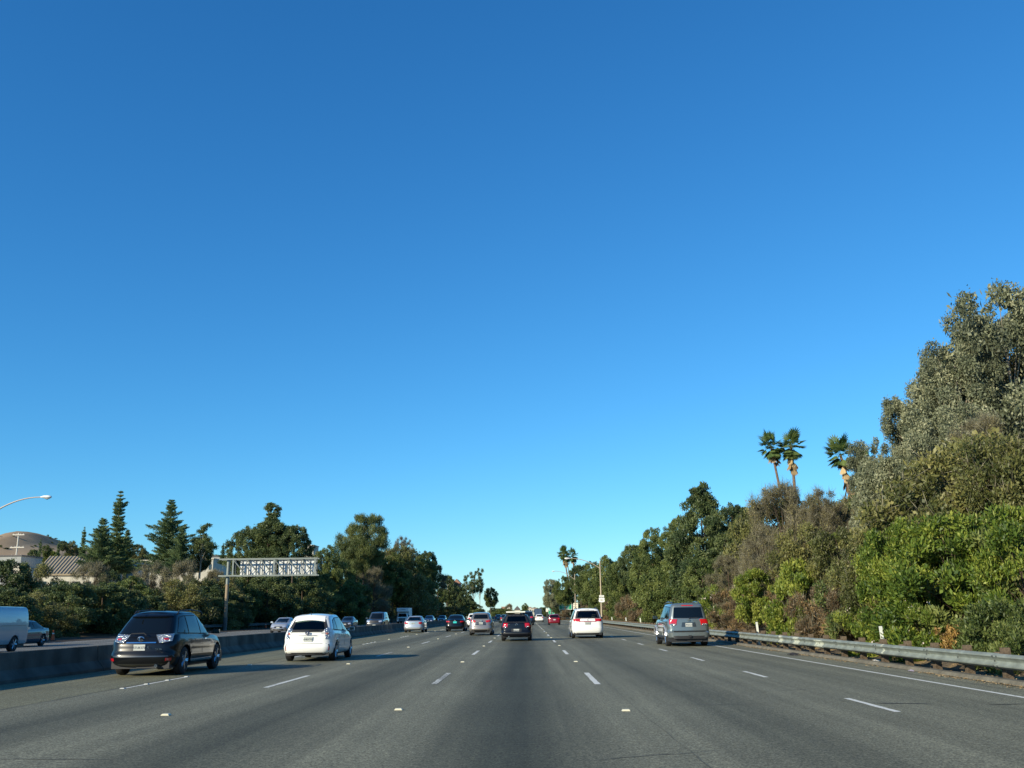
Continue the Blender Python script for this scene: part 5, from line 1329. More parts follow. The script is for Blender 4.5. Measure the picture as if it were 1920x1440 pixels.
def palm(name, seed, H, skirt, nf=46):
    r = np.random.default_rng(seed); tr = MB(); pts = [(math.sin(k/8*1.4)*H*.02, 0, H*k/8) for k in range(9)]
    tr.tube(pts, [.19-.07*k/8 for k in range(9)], 9); tm = tr.mesh('trunk', True); tm.materials.append(M['bark_palm'])
    top = np.array(pts[-1]); G = [[], [], [], [], []]; D_ = [[], [], [], [], []]
    for k in range(nf + int(skirt*30)):
        dead = k >= nf
        th = r.uniform(0, 2*math.pi)
        if dead:
            zz = -r.uniform(0, 1)*skirt*2.4-.1; o = top+np.array([0, 0, zz]); e = -r.uniform(.85, 1.4); ln = r.uniform(.3, .6); fl = r.uniform(.55, .95)
        else:
            e = math.asin(max(-.93, min(.98, r.uniform(-.95, 1)))); o = top+np.array([0, 0, r.uniform(-.2, .3)]); ln = r.uniform(.6, 1.0); fl = r.uniform(.7, .95)
        d = np.array([math.cos(th)*math.cos(e), math.sin(th)*math.cos(e), math.sin(e)])
        side = unit(np.cross(d, [0, 0, 1.0])[None])[0]; upv = np.cross(side, d); c = o+d*ln
        nbl = 11; B = D_ if dead else G
        tb = r.normal()*.18
        B[0].append(o+d*ln*.5); B[1].append(d); B[2].append(side); B[3].append((ln, .05)); B[4].append(.6+tb)
        for q in range(nbl):
            an = (q/(nbl-1)-.5)*(1.3 if dead else (3.2 if e > 0 else 2.0)); bd = d*math.cos(an)+side*math.sin(an); dr = (-.10 if not dead else -.25)*(1+abs(an)); bd = bd+np.array([0, 0, dr]); bd = bd/np.linalg.norm(bd)
            L1 = fl*(1-.12*abs(an)); B[0].append(c+bd*L1*.5); B[1].append(bd); s2 = np.cross(bd, upv); B[2].append(s2/np.linalg.norm(s2)); B[3].append((L1, .15)); B[4].append(.5+tb+r.normal()*.1)
    parts = [('trunk', tm)]
    for nm, B, mt in (('fronds', G, 'palm'), ('dead_fronds', D_, 'palm_dead')):
        if B[0]:
            s = np.array(B[3]); parts.append((nm, leaves_mesh(nm, np.array(B[0]), np.array(B[1]), np.array(B[2]), s[:, 0], s[:, 1], np.array(B[4]), LM[mt])))
    PROTO[name] = (H, 2.0, parts)
palm('palm_tall', 150, 14, .45, 60); palm('palm_tall2', 151, 14, .6, 64); palm('palm_skirt', 152, 12, 1.9, 56)

used = set()
FIRST = {}
def plant(kind, x, y, z, sx, sz, name, label, cat, group=None, rz=None, lean=0.0):
    H, R_, parts = PROTO[kind]
    o = bpy.data.objects.new(name, None); C.objects.link(o); o.empty_display_size = .3
    o.location = (x, y, z); o.rotation_euler = (0, lean, rz if rz is not None else random.uniform(0, 6.28)); o.scale = (sx, sx, sz)
    if lean and rz is None: o.rotation_euler[2] = 0
    tag(o, label, cat, group)
    k = 1.0 if 'palm' in kind or 'conifer' in kind or kind == 'airy' else min(1.0, 1.35*sx/sz)                      # a tall narrow one keeps a natural crown on a longer stem
    for nm, me in parts:
        c = link(nm, me, None, o)
        if k < .97: c.scale = (1, 1, k); c.location = (0, 0, H*(1-k))
    if k < .97:
        b = MB(); b.tube([(0, 0, -.3), (0, 0, H*(1-k)+H*.04*k)], [H*.022, H*.018], 7); b.build('lower_trunk', M['bark'], o, True)
    return o
def tree_px(kind, px, top, Y, wpx, label, name='tree', cat='tree', group=None, sink=0.3, base=None, lean=0.0, rz=None):
    """tree whose crown centre stands over photo column px, top at photo row top, crown wpx wide, at distance Y"""
    if px > 1070 and base is None:                # keep clear of the guardrail
        Y = max(Y, 10.9*1802/(px-988-wpx*.47))
    x = at(px, 1150, Y).x; H, R_, _ = PROTO[kind]
    zf = z_right if x > 0 else z_left
    zb = (zf(x, Y)-sink) if base is None else at(px, base, Y).z
    zt = at(px, top, Y).z; w = abs(at(px+wpx/2, 1150, Y).x-at(px-wpx/2, 1150, Y).x)
    sx = w/2/(R_*1.06); sz = max(.3, (zt-zb)/H*.97)
    return plant(kind, x, Y, zb, sx, sz, name, label, cat, group, rz, lean)
def pxof(x, y, z=3.0):
    v = CAMROT.to_3x3().transposed() @ (Vector((x, y, z)) - Vector((0, 0, EYE))); return PHOTO_W/2 - v.x/v.z*F_PX
def where(px):
    for lim, t in ((-5, 'added unseen past the left edge for shade'), (100, 'above the grey cargo van'), (200, 'left of the black crossover'), (300, 'over the rear of the black crossover'), (420, 'over the bonnet of the black crossover'), (520, 'right of the gantry pole'),
                   (600, 'under the sign gantry'), (680, 'behind the white tall hatchback'), (745, 'left of the white box truck'), (800, 'above the silver saloon'), (870, 'above the black saloon'),
                   (1010, 'near the vanishing point'), (1090, 'near the exit sign'), (1140, 'behind the first street lamp'), (1210, 'left of the grey-green car'), (1330, 'behind the grey-green car'), (1440, 'near the second marker post'), (1560, 'right of the yellow-green bushes'),
                   (1700, 'near the first marker post'), (1850, 'in the tall laurel bushes')):
        if px < lim: return t
    return 'towards the right edge of the picture'
# ------------------------------------------------------------------ right bank, near to far
T = tree_px
T('laurel0', 1800, 968, 25.5, 300, 'tall bright green laurel-like bush filling the bank at the right edge', 'laurel_bush', 'bush')
T('laurel1', 1705, 975, 29, 170, 'bright green laurel-like bush left of the tallest one at the right', 'laurel_bush', 'bush')
T('laurel0', 1925, 950, 26, 230, 'dark leafy bush cut off by the right picture edge above the guardrail', 'laurel_bush', 'bush', rz=2.0)
T('small0', 1860, 1130, 21.5, 170, 'low dark green shrub under the tall bush, behind the guardrail at the right', 'shrub', 'bush')
T('small1', 1925, 1125, 19.5, 150, 'low dark green shrub in the lower right corner behind the guardrail', 'shrub', 'bush')
T('oleander0', 1650, 1105, 27.8, 150, 'flowering oleander with pale pink blossom behind the near marker post', 'oleander', 'bush')
T('oleander1', 1725, 1115, 26, 120, 'green oleander with few pale blossoms right of the near marker post', 'oleander', 'bush')
T('orange0', 1783, 1168, 23.5, 80, 'small orange-brown dry bush beside the guardrail posts', 'dry_shrub', 'bush')
T('dry0', 1590, 1085, 32, 110, 'dry brown bush left of the flowering oleander', 'dry_shrub', 'bush')
T('dry1', 1530, 1098, 36, 110, 'olive-brown dry bush between the yellow-green bush and the oleander', 'dry_shrub', 'bush')
T('dry0', 1468, 1108, 40, 80, 'rusty brown dry bush at the foot of the yellow-green bush', 'dry_shrub', 'bush', rz=1.0)
T('yellow0', 1418, 1068, 46, 80, 'yellow-green leafy bush just right of the silver-green car roof', 'yellow_green_bush', 'bush')
T('yellow1', 1500, 1048, 43, 130, 'large yellow-green leafy bush left of the dry brown bushes', 'yellow_green_bush', 'bush')
T('dry1', 1378, 1120, 50, 50, 'brown dry bush between the grey-green car and the yellow-green bush', 'dry_shrub', 'bush')
T('oleander0', 1345, 1100, 52, 80, 'dark oleander with white blossoms just right of the grey-green car', 'oleander', 'bush', rz=3)
T('small0', 1600, 1060, 35, 130, 'mid-green shrub above the dry brown bushes', 'shrub', 'bush')
T('olive0', 1640, 1000, 34, 150, 'olive bush left of the tall bright laurel bush', 'olive_bush', 'bush')
T('olive1', 1580, 980, 42, 150, 'olive bush below the palm with the straw skirt', 'olive_bush', 'bush')
T('olive0', 1800, 860, 33, 330, 'broad olive-brown bush above the bright laurel bushes', 'olive_bush', 'bush', rz=2)
T('olive1', 1900, 800, 32, 230, 'olive and brown bush high at the right picture edge', 'olive_bush', 'bush', rz=4)
T('bare0', 1890, 775, 36, 170, 'brown bare-twigged tree high at the right edge', 'bare_tree')
T('euc0', 1955, 552, 47, 280, 'tallest grey-green eucalyptus cut by the right picture edge', 'eucalyptus_tree', rz=0.5)
T('euc1', 1852, 636, 46, 190, 'grey-green eucalyptus second from the right edge', 'eucalyptus_tree')
T('euc0', 1840, 680, 49, 170, 'grey-green eucalyptus crown filling in behind the second one from the right', 'eucalyptus_tree', rz=3.1)
T('euc1', 1915, 600, 50, 200, 'grey-green eucalyptus crown between the two at the right edge', 'eucalyptus_tree', rz=2.7)
T('euc0', 1758, 738, 48, 130, 'silvery eucalyptus left of the two tallest ones', 'eucalyptus_tree', rz=2.2)
T('euc1', 1668, 822, 50, 115, 'lowest silvery eucalyptus beside the palm with the straw skirt', 'eucalyptus_tree', rz=1.4)
T('euc0', 1705, 860, 44, 190, 'grey-green eucalyptus foliage below the silvery crowns', 'eucalyptus_tree', rz=4.2)
T('euc1', 1838, 760, 42, 180, 'dense grey-green eucalyptus in front of the tallest ones', 'eucalyptus_tree', rz=5)
T('bare0', 1480, 905, 60, 200, 'large grey-brown bare-twigged tree below the pair of palms', 'bare_tree')
T('bare1', 1560, 915, 57, 140, 'grey-brown twiggy tree right of the palm pair', 'bare_tree')
T('olive1', 1478, 922, 64, 190, 'rounded dusty olive-brown tree under the palm pair', 'round_tree', rz=2.6)
T('olive0', 1555, 935, 60, 150, 'rounded dusty olive tree left of the straw-skirted palm', 'round_tree', rz=1.6)
T('bare1', 1440, 985, 55, 130, 'lower grey twiggy tree above the yellow-green bush', 'bare_tree', rz=2)
T('olive0', 1520, 985, 50, 140, 'olive shrub in front of the grey twiggy trees', 'olive_bush', 'bush', rz=5)
T('bare0', 1370, 1040, 62, 90, 'twiggy bare bush under the dark spiky tree', 'bare_tree', rz=3.3)
T('spiky', 1325, 902, 82, 150, 'dark green tree with a ragged pointed top, tallest of the right middle', 'dark_tree')
T('dark0', 1385, 940, 78, 90, 'dark green tree right of the ragged pointed one', 'dark_tree')
T('mid0', 1412, 948, 90, 60, 'small green treetop between the dark trees and the grey bare tree', 'green_tree')
T('mid0', 1280, 965, 95, 60, 'dark green tree left shoulder of the ragged pointed tree', 'dark_tree')
T('mid1', 1228, 985, 110, 75, 'rounded olive-green tree left of the dark pointed tree', 'round_tree')
T('mid0', 1262, 1040, 84, 110, 'mid-green tree behind the roof of the grey-green car', 'green_tree')
T('mid1', 1320, 1045, 74, 110, 'green tree low under the dark pointed tree', 'green_tree')
T('mid1', 1210, 1040, 98, 80, 'dark tree below the rounded olive-green tree', 'dark_tree', rz=1)
T('mid0', 1165, 1045, 118, 70, 'green tree right of the first street lamp pole', 'green_tree', rz=2)
T('dark1', 1190, 1020, 130, 60, 'dark tree behind the green ones right of the street lamp', 'dark_tree', rz=3)
T('mid0', 1140, 1040, 146, 70, 'dark tree directly behind the top of the first lamp pole', 'dark_tree', rz=5)
T('mid1', 1110, 1050, 160, 60, 'dark green tree under the arm of the first street lamp', 'green_tree', rz=4)
T('mid1', 1128, 1085, 141, 60, 'yellowish green tree behind the route shield', 'green_tree', rz=1)
T('dark1', 1090, 1058, 178, 45, 'dark tree between the two street lamps', 'dark_tree', rz=2)
T('mid0', 1085, 1095, 190, 50, 'green tree right behind the exit sign', 'green_tree', rz=0)
T('euc0', 1034, 1086, 262, 34, 'grey-green tree at the left end of the right-hand trees', 'grey_green_tree', base=1150)
T('mid1', 1060, 1078, 245, 44, 'grey-green tree below the far palms', 'green_tree', base=1152)
T('dark0', 1046, 1108, 300, 40, 'dark tree over the blue service sign', 'dark_tree', base=1152)
T('dry0', 1060, 1142, 240, 30, 'yellow-brown bushes under the green exit sign', 'dry_shrub', 'bush')
# low shrubs behind the rail
for i, (px, Y, w, k, lb) in enumerate([(1310, 62, 60, 'small1', 'green shrub above the rail right of the grey-green car roof'), (1240, 72, 80, 'small0', 'green shrub behind the windows of the grey-green car'),
     (1200, 84, 60, 'dry1', 'brownish shrub just left of the grey-green car'), (1175, 98, 50, 'dry0', 'brown shrub third left of the grey-green car'), (1150, 112, 40, 'small1', 'green shrub right of the lamp post foot'),
     (1225, 88, 50, 'small0', 'green shrub between brown shrubs left of the grey-green car')]):
    T(k, px, 1105+i*3, Y, w, lb, 'shrub', 'bush')
# fill on the slope behind
fr = random.Random(5)
KL = {'mid': 'fresh green leafy crown', 'dar': 'dark green leafy crown', 'oli': 'olive-brown twiggy bush', 'lau': 'bright glossy-leaved bush', 'sma': 'low green shrub', 'dry': 'low dry brown shrub'}
kinds = ['mid0', 'mid1', 'dark0', 'olive0', 'olive1', 'dark1']
for i in range(46):
    y = 30 + 3.9*i + fr.uniform(-2, 2); x = fr.uniform(15, 24) + (y-30)*.01
    k = fr.choice(kinds if y > 60 else ['olive0', 'olive1', 'mid0', 'laurel1']); s = fr.uniform(.42, .6) if k[:4] in ('mid0', 'mid1', 'dark') else fr.uniform(.6, .85)
    plant(k, x, y, z_right(x, y)-.4, s*1.15, s, 'bank_tree', KL[k[:3]] + ' on the right bank, ' + where(pxof(x, y)), 'tree', 'trees in the thick growth on the right bank')
for i in range(34):
    y = 26 + 5.6*i + fr.uniform(-2, 2); x = fr.uniform(12.9, 14.6)
    k = fr.choice(['small0', 'small1', 'dry0', 'dry1', 'small0']); s = fr.uniform(.8, 1.25)
    plant(k, x, y, z_right(x, y)-.15, s, s, 'verge_shrub', KL[k[:3]] + ' behind the right guardrail, ' + where(pxof(x, y)), 'bush', 'low shrubs behind the right guardrail')
# palms
def palm_px(kind, px, pty, Y, base_px, base_py, label, crown=1.0):
    a = at(px, pty, Y); b = at(base_px, base_py, Y); H = PROTO[kind][0]
    top = a; dirv = Vector((a.x-b.x, 0, a.z-b.z)); zg = z_right(b.x, Y)-.3
    t = (a.z-zg)/dirv.z; bx = a.x-dirv.x*t; ln = math.hypot(a.x-bx, a.z-zg); s = ln/H
    o = plant(kind, bx, Y, zg, crown, s, 'palm_tree', label, 'palm tree', 'palm trees', rz=0.0)
    o.rotation_euler = (0, math.atan2(a.x-bx, a.z-zg), 0)
    for ch in o.children:
        if ch.name.split('.')[0] != 'trunk':   # keep the crown undistorted on the stretched trunk
            k = 1.2*crown/s; ch.scale = (1, 1, k); ch.location = (0, 0, H*(1-k))
    return o
palm_px('palm_tall', 1441, 838, 120, 1456, 905, 'left one of the close pair of slender palms', 1.1)
palm_px('palm_tall2', 1478, 836, 120, 1485, 905, 'right one of the close pair of slender palms', 1.25)
palm_px('palm_skirt', 1571, 852, 105, 1584, 900, 'thick palm with a long straw skirt right of the palm pair', 1.15)
palm_px('palm_tall', 1622, 866, 108, 1640, 910, 'palm mostly hidden behind the silvery eucalyptus, a few fronds out', .8)
palm_px('palm_tall2', 1054, 1038, 300, 1063, 1085, 'leftmost tall palm of the far clump above the street lamps', 1.45)
palm_px('palm_tall', 1060, 1044, 305, 1067, 1085, 'middle palm of the far clump above the street lamps', 1.1)
palm_px('palm_tall', 1072, 1042, 310, 1075, 1085, 'right dark palm of the far clump above the street lamps', 1.3)

# ------------------------------------------------------------------ left side
T('conifer1', 206, 914, 190, 70, 'tallest slender conifer with a stepped spire, left of the picture', 'conifer_tree', base=1085)
T('conifer2', 178, 968, 182, 80, 'broad conifer left of the tallest slender one', 'conifer_tree', base=1080)
T('conifer0', 226, 990, 196, 56, 'dark conifer right shoulder of the tallest slender one', 'conifer_tree', base=1080)
T('conifer0', 306, 932, 185, 106, 'pointed cone-shaped conifer, second tallest at the left', 'conifer_tree', base=1085)
T('conifer2', 330, 985, 178, 60, 'low dark conifer at the right foot of the pointed one', 'conifer_tree', base=1080)
T('airy', 370, 978, 180, 56, 'ragged open tree right of the pointed conifer', 'ragged_tree', base=1085)
T('dark1', 368, 1008, 184, 52, 'dark tree under the ragged open one', 'dark_tree', base=1085)
T('conifer1', 411, 1018, 230, 22, 'tiny conifer left of the big dark tree above the gantry', 'conifer_tree', base=1060)
T('conifer1', 143, 985, 260, 24, 'small far conifer at the right end of the brown hill', 'conifer_tree', base=1060)
T('big_dark', 500, 940, 150, 142, 'big dark spreading tree rising behind the sign gantry', 'dark_tree', base=1090)
T('dark0', 462, 985, 152, 78, 'dark crown at the left side of the big spreading tree', 'dark_tree', base=1090, rz=2)
T('mid0', 505, 968, 154, 90, 'dark green crown filling the middle of the big spreading tree', 'dark_tree', base=1090, rz=5)
T('dark1', 545, 985, 148, 70, 'dark crown at the right side of the big spreading tree', 'dark_tree', base=1090, rz=1)
T('pine0', 679, 964, 190, 92, 'yellow-green pine with upswept branches above the left trees', 'pine_tree', base=1110)
T('mid0', 612, 1020, 172, 66, 'upright green tree just right of the gantry end', 'green_tree')
T('mid1', 640, 1045, 180, 70, 'green tree below and left of the pine', 'green_tree', rz=1)
T('pine0', 600, 1075, 160, 70, 'yellowish green tree behind the right end of the gantry', 'pine_tree', rz=2)
T('olive1', 745, 1016, 215, 120, 'large rounded olive-green tree right of the pine', 'round_tree', rz=2)
T('pine0', 668, 985, 196, 80, 'lower yellow-green pine crown beside the upswept one', 'pine_tree', base=1110, rz=2.4)
T('mid0', 735, 1035, 208, 70, 'small green tree in front of the large rounded olive-green one', 'green_tree', rz=1.3)
T('mid1', 700, 1035, 205, 90, 'rounded green tree under the pine', 'round_tree', rz=3)
T('bare0', 700, 1065, 185, 80, 'grey-brown twiggy tree in the middle of the left trees', 'bare_tree')
T('mid0', 790, 1040, 232, 70, 'green tree at the right shoulder of the left trees', 'green_tree', rz=4)
T('bare1', 752, 1003, 225, 50, 'bare branches sticking up above the rounded olive-green tree', 'bare_tree', rz=4)
T('dark0', 800, 1030, 250, 50, 'dark tree high on the falling edge of the left trees', 'dark_tree', rz=2)
T('bare0', 820, 1058, 255, 44, 'brownish twiggy tree on the falling edge of the left trees', 'bare_tree', rz=1)
T('dark1', 838, 1078, 275, 40, 'dark tree below the brownish one on the falling edge', 'dark_tree', rz=0)
T('dark0', 860, 1098, 300, 40, 'dark tree below the hillside house', 'dark_tree', rz=3)
T('dark1', 770, 1075, 222, 90, 'dark green tree low in the right part of the left trees', 'dark_tree', rz=5)
T('mid0', 660, 1085, 165, 90, 'mid-green tree low above the white tall hatchback', 'green_tree', rz=5)
T('dark0', 565, 1085, 150, 100, 'dark shaded tree under the gantry right end', 'dark_tree', rz=3.5)
T('dark1', 500, 1080, 140, 100, 'dark shaded tree behind the gantry truss', 'dark_tree', rz=4.5)
T('mid1', 440, 1085, 135, 90, 'shaded tree right behind the gantry pole', 'green_tree', rz=2.5)
T('bare0', 340, 1052, 128, 120, 'grey twiggy bush in front of the long white building', 'bare_tree', rz=2)
T('bare1', 280, 1056, 132, 110, 'brown twiggy bush right of the tan roofed building', 'bare_tree', rz=1)
T('bare0', 170, 1054, 135, 110, 'brown twiggy bush in front of the tan ribbed roof', 'bare_tree', rz=3)
T('dark0', 200, 1068, 140, 70, 'dark bush at the right end of the tan ribbed roof', 'dark_tree', rz=0)
T('olive0', 65, 1060, 95, 100, 'olive bush left of the tan roofed building', 'olive_bush', 'bush')
T('dark1', 5, 1050, 90, 110, 'dark tree at the left picture edge above the cargo van', 'dark_tree', rz=1.5)
T('olive1', 120, 1095, 98, 130, 'olive bush above the cargo van tail', 'olive_bush', 'bush')
T('mid0', 240, 1080, 112, 120, 'bright green bush between the black crossover roof and the buildings', 'green_bush', 'bush', rz=2)
T('olive0', 330, 1090, 112, 120, 'olive-green bush above the black crossover', 'olive_bush', 'bush', rz=2)
T('mid1', 395, 1100, 122, 100, 'green bush left of the gantry pole', 'green_bush', 'bush', rz=3)
fl = random.Random(9)
T('olive1', 375, 1078, 124, 90, 'olive bush under the long white building, left of the gantry pole', 'olive_bush', 'bush', rz=1)
T('olive0', 425, 1082, 126, 80, 'olive bush just behind the gantry pole', 'olive_bush', 'bush', rz=4)
T('bare0', 400, 1068, 134, 80, 'grey-brown twiggy tree below the grey roofed building', 'bare_tree', rz=5)
for i in range(24):
    Y = 14+i*4.2; x = -39.5-fl.uniform(0, 2.2); k = fl.choice(['dark0', 'dark1', 'olive0']); s = fl.uniform(.36, .5)
    if Y > 44: plant(k, x, Y, z_left(x, Y)-.3, s*1.2, s, 'roadside_bush', KL[k[:3]] + ' in the shaded belt, ' + where(pxof(x, Y)), 'bush', 'bushes in the shaded belt along the opposing road')  # bushes past the left edge are out of view, added to shade the verge
for i in range(34):
    px = 20 + i*14.5 + fl.uniform(-5, 5); Y = 96 + px*.06 + fl.uniform(-3, 5)
    x = at(px, 1150, Y).x
    if x > -37.5: x = -38 - fl.uniform(0, 2)
    k = fl.choice(['dark0', 'dark1', 'olive0', 'olive1', 'mid0']); s = fl.uniform(.32, .42) if k[:3] != 'oli' else fl.uniform(.5, .65)
    plant(k, x-fl.uniform(0, 2), Y, z_left(x, Y)-.3, s*1.3, s, 'roadside_bush', KL[k[:3]] + ' in the shaded belt, ' + where(pxof(x, Y)), 'bush', 'bushes in the shaded belt along the opposing road')
for i in range(60):
    y = 118 + i*3.6 + fl.uniform(-2, 2); x = -39.5 - abs(fl.gauss(0, 3.2)) - (0 if i % 2 else 5)
    k = fl.choice(['dark0', 'dark1', 'mid0', 'mid1', 'dark0']); s = fl.uniform(.55, .85)*(1 if y > 160 else .75)
    plant(k, x, y, z_left(x, y)-.4, s*1.2, s, 'slope_tree', KL[k[:3]] + ' on the left slope, ' + where(pxof(x, y)), 'tree', 'trees in the dense wood on the left slope')
# far left small trees in front of the hill
for i, (px, top, w, k, lb) in enumerate([(62, 1008, 18, 'conifer1', 'dark pointed tree on the slope right of the utility pole'), (74, 1020, 18, 'mid0', 'green tree second right of the utility pole'),
      (97, 1010, 18, 'conifer1', 'pointed dark tree below the hill top'), (84, 1034, 40, 'yellow0', 'yellow-green tree just above the tan roof left end'), (105, 1012, 16, 'dark0', 'dark palm-like tree below the hill ridge'),
      (122, 1015, 34, 'olive0', 'olive tree left of the broad conifer'), (50, 1030, 24, 'dark1', 'dark tree right at the utility pole'), (120, 1035, 26, 'bare0', 'reddish brown tree above the tan roof'),
      (248, 1018, 28, 'olive1', 'brownish tree between the two groups of conifers'), (262, 1030, 30, 'mid1', 'green tree just left of the pointed conifer'), (395, 1040, 50, 'olive0', 'low olive tree above the white building roof'),
      (600, 1040, 30, 'mid0', 'green tree beside the small hillside house'), (235, 1035, 30, 'dark1', 'dark tree right above the end of the tan roof')]):
    T(k, px, top, 300+i*4, w, lb, 'far_tree', 'tree', base=1075)
# far centre trees
T('airy', 887, 1068, 330, 26, 'thin tall tree with open crown, left of the far row', 'thin_tree', base=1148)
T('airy', 900, 1062, 335, 22, 'thinnest tall tree with a tuft at its top', 'thin_tree', base=1148, rz=2)
T('airy', 873, 1075, 325, 22, 'leaning thin tree beside the hillside house', 'thin_tree', base=1148, rz=4)
T('dark0', 920, 1100, 340, 30, 'dark rounded tree standing alone left of the road end', 'dark_tree', base=1158)
T('dark1', 880, 1128, 320, 60, 'dark hedge-like trees at the foot of the thin trees', 'dark_tree', base=1160)
T('mid1', 985, 1130, 520, 13, 'small bright green rounded tree beside the far white building', 'round_tree', base=1158)
T('mid0', 940, 1140, 480, 34, 'low green tree left of the far white roofs', 'green_tree', base=1162)
T('bare0', 955, 1133, 500, 30, 'reddish brown tree at the end of the road', 'bare_tree', base=1162)
T('dark1', 1014, 1148, 600, 14, 'dark tree at the far end right of the blue truck', 'dark_tree', base=1162)
for i in range(26):
    px = 900 + i*6.5 + fl.uniform(-3, 3); Y = 430+fl.uniform(0, 200)
    if 985 < px < 1010 and Y < 560: continue
    x = at(px, 1150, Y).x; k = fl.choice(['dark0', 'mid0', 'dark1'])
    if -38 < x < 11 and Y < 520: continue
    s = fl.uniform(.35, .6)
    plant(k, x, Y, -.2, s*1.4, s, 'distant_tree', 'small dark tree in the low line at the far end of the road', 'tree', 'small trees at the far end of the road')
for px, top, Y, w, k, lb in ((812, 1092, 262, 46, 'mid1', 'green tree above the gap left of the hillside house'), (835, 1112, 285, 46, 'dark0', 'dark low tree under the hillside house wall'),
        (856, 1120, 305, 40, 'mid0', 'green low tree at the foot of the hillside house'), (878, 1116, 326, 34, 'dark1', 'dark low tree right of the hillside house'), (845, 1135, 270, 70, 'olive1', 'olive scrub on the bare slope above the black saloon'),
        (800, 1120, 240, 60, 'olive0', 'olive scrub on the slope above the silver saloon')):
    T(k, px, top, Y, w, lb, 'slope_tree', 'tree')
for i in range(16):
    y = 250+i*14; x = fl.uniform(17, 24); k = fl.choice(['dark0', 'mid0', 'mid1']); s = fl.uniform(.35, .5)
    plant(k, x, y, z_right(x, y)-.3, s*1.2, s, 'roadside_tree', 'small green tree lining the far right roadside', 'tree', 'small trees lining the far right roadside')

# ------------------------------------------------------------------ hill at the far left
def hill():
    xs = np.linspace(-1500, -330, 90); ys = np.linspace(820, 1500, 34)
    r = np.random.default_rng(3); V = []
    x0 = at(74, 1000, 1000).x; zt = at(70, 1008, 1000).z
    for y in ys:
        for x in xs:
            d = math.exp(-((x-x0)/118)**2*.5)*math.exp(-((y-1000)/170)**2*.5)
            d2 = .5*math.exp(-((x-x0+210)/110)**2*.5)*math.exp(-((y-1050)/200)**2*.5)
            V.append((x, y, -1 + (zt+1)*max(d, d2) + r.normal()*.25 + (5*math.sin(x*.045+y*.02)+3*math.sin(x*.11+1))*d))
    n = len(xs); Fs = [(j*n+i, j*n+i+1, (j+1)*n+i+1, (j+1)*n+i) for j in range(len(ys)-1) for i in range(n-1)]
    me = bpy.data.meshes.new('hill'); me.from_pydata(V, [], Fs); me.update(); me.polygons.foreach_set('use_smooth', np.ones(len(me.polygons), dtype=bool))
    m = mat('hill_grass', (.34, .245, .155), .95, spec=.1, noise=(.02, .45), bump=(.1, .8))
    tag(link('hill', me, m), kind='structure')
    for i in range(90):
        x = x0 + fl.uniform(-110, 110); y = 1000 + (fl.uniform(-25, 25) if i < 30 else fl.uniform(-190, 0))
        zz = (5*math.sin(x*.045+y*.02)+3*math.sin(x*.11+1))-1+(zt+1)*max(math.exp(-((x-x0)/118)**2*.5)*math.exp(-((y-1000)/170)**2*.5), 0)
        plant('small0', x, y, zz-.5, 1.1*fl.uniform(.6, 1.4), .8*fl.uniform(.5, 1.2), 'hill_shrub', 'tiny dark shrub on the ridge of the brown hill at the far left' if i < 30 else 'tiny dark shrub on the face of the brown hill at the far left', 'bush', 'shrubs on the brown hill ridge')
hill()

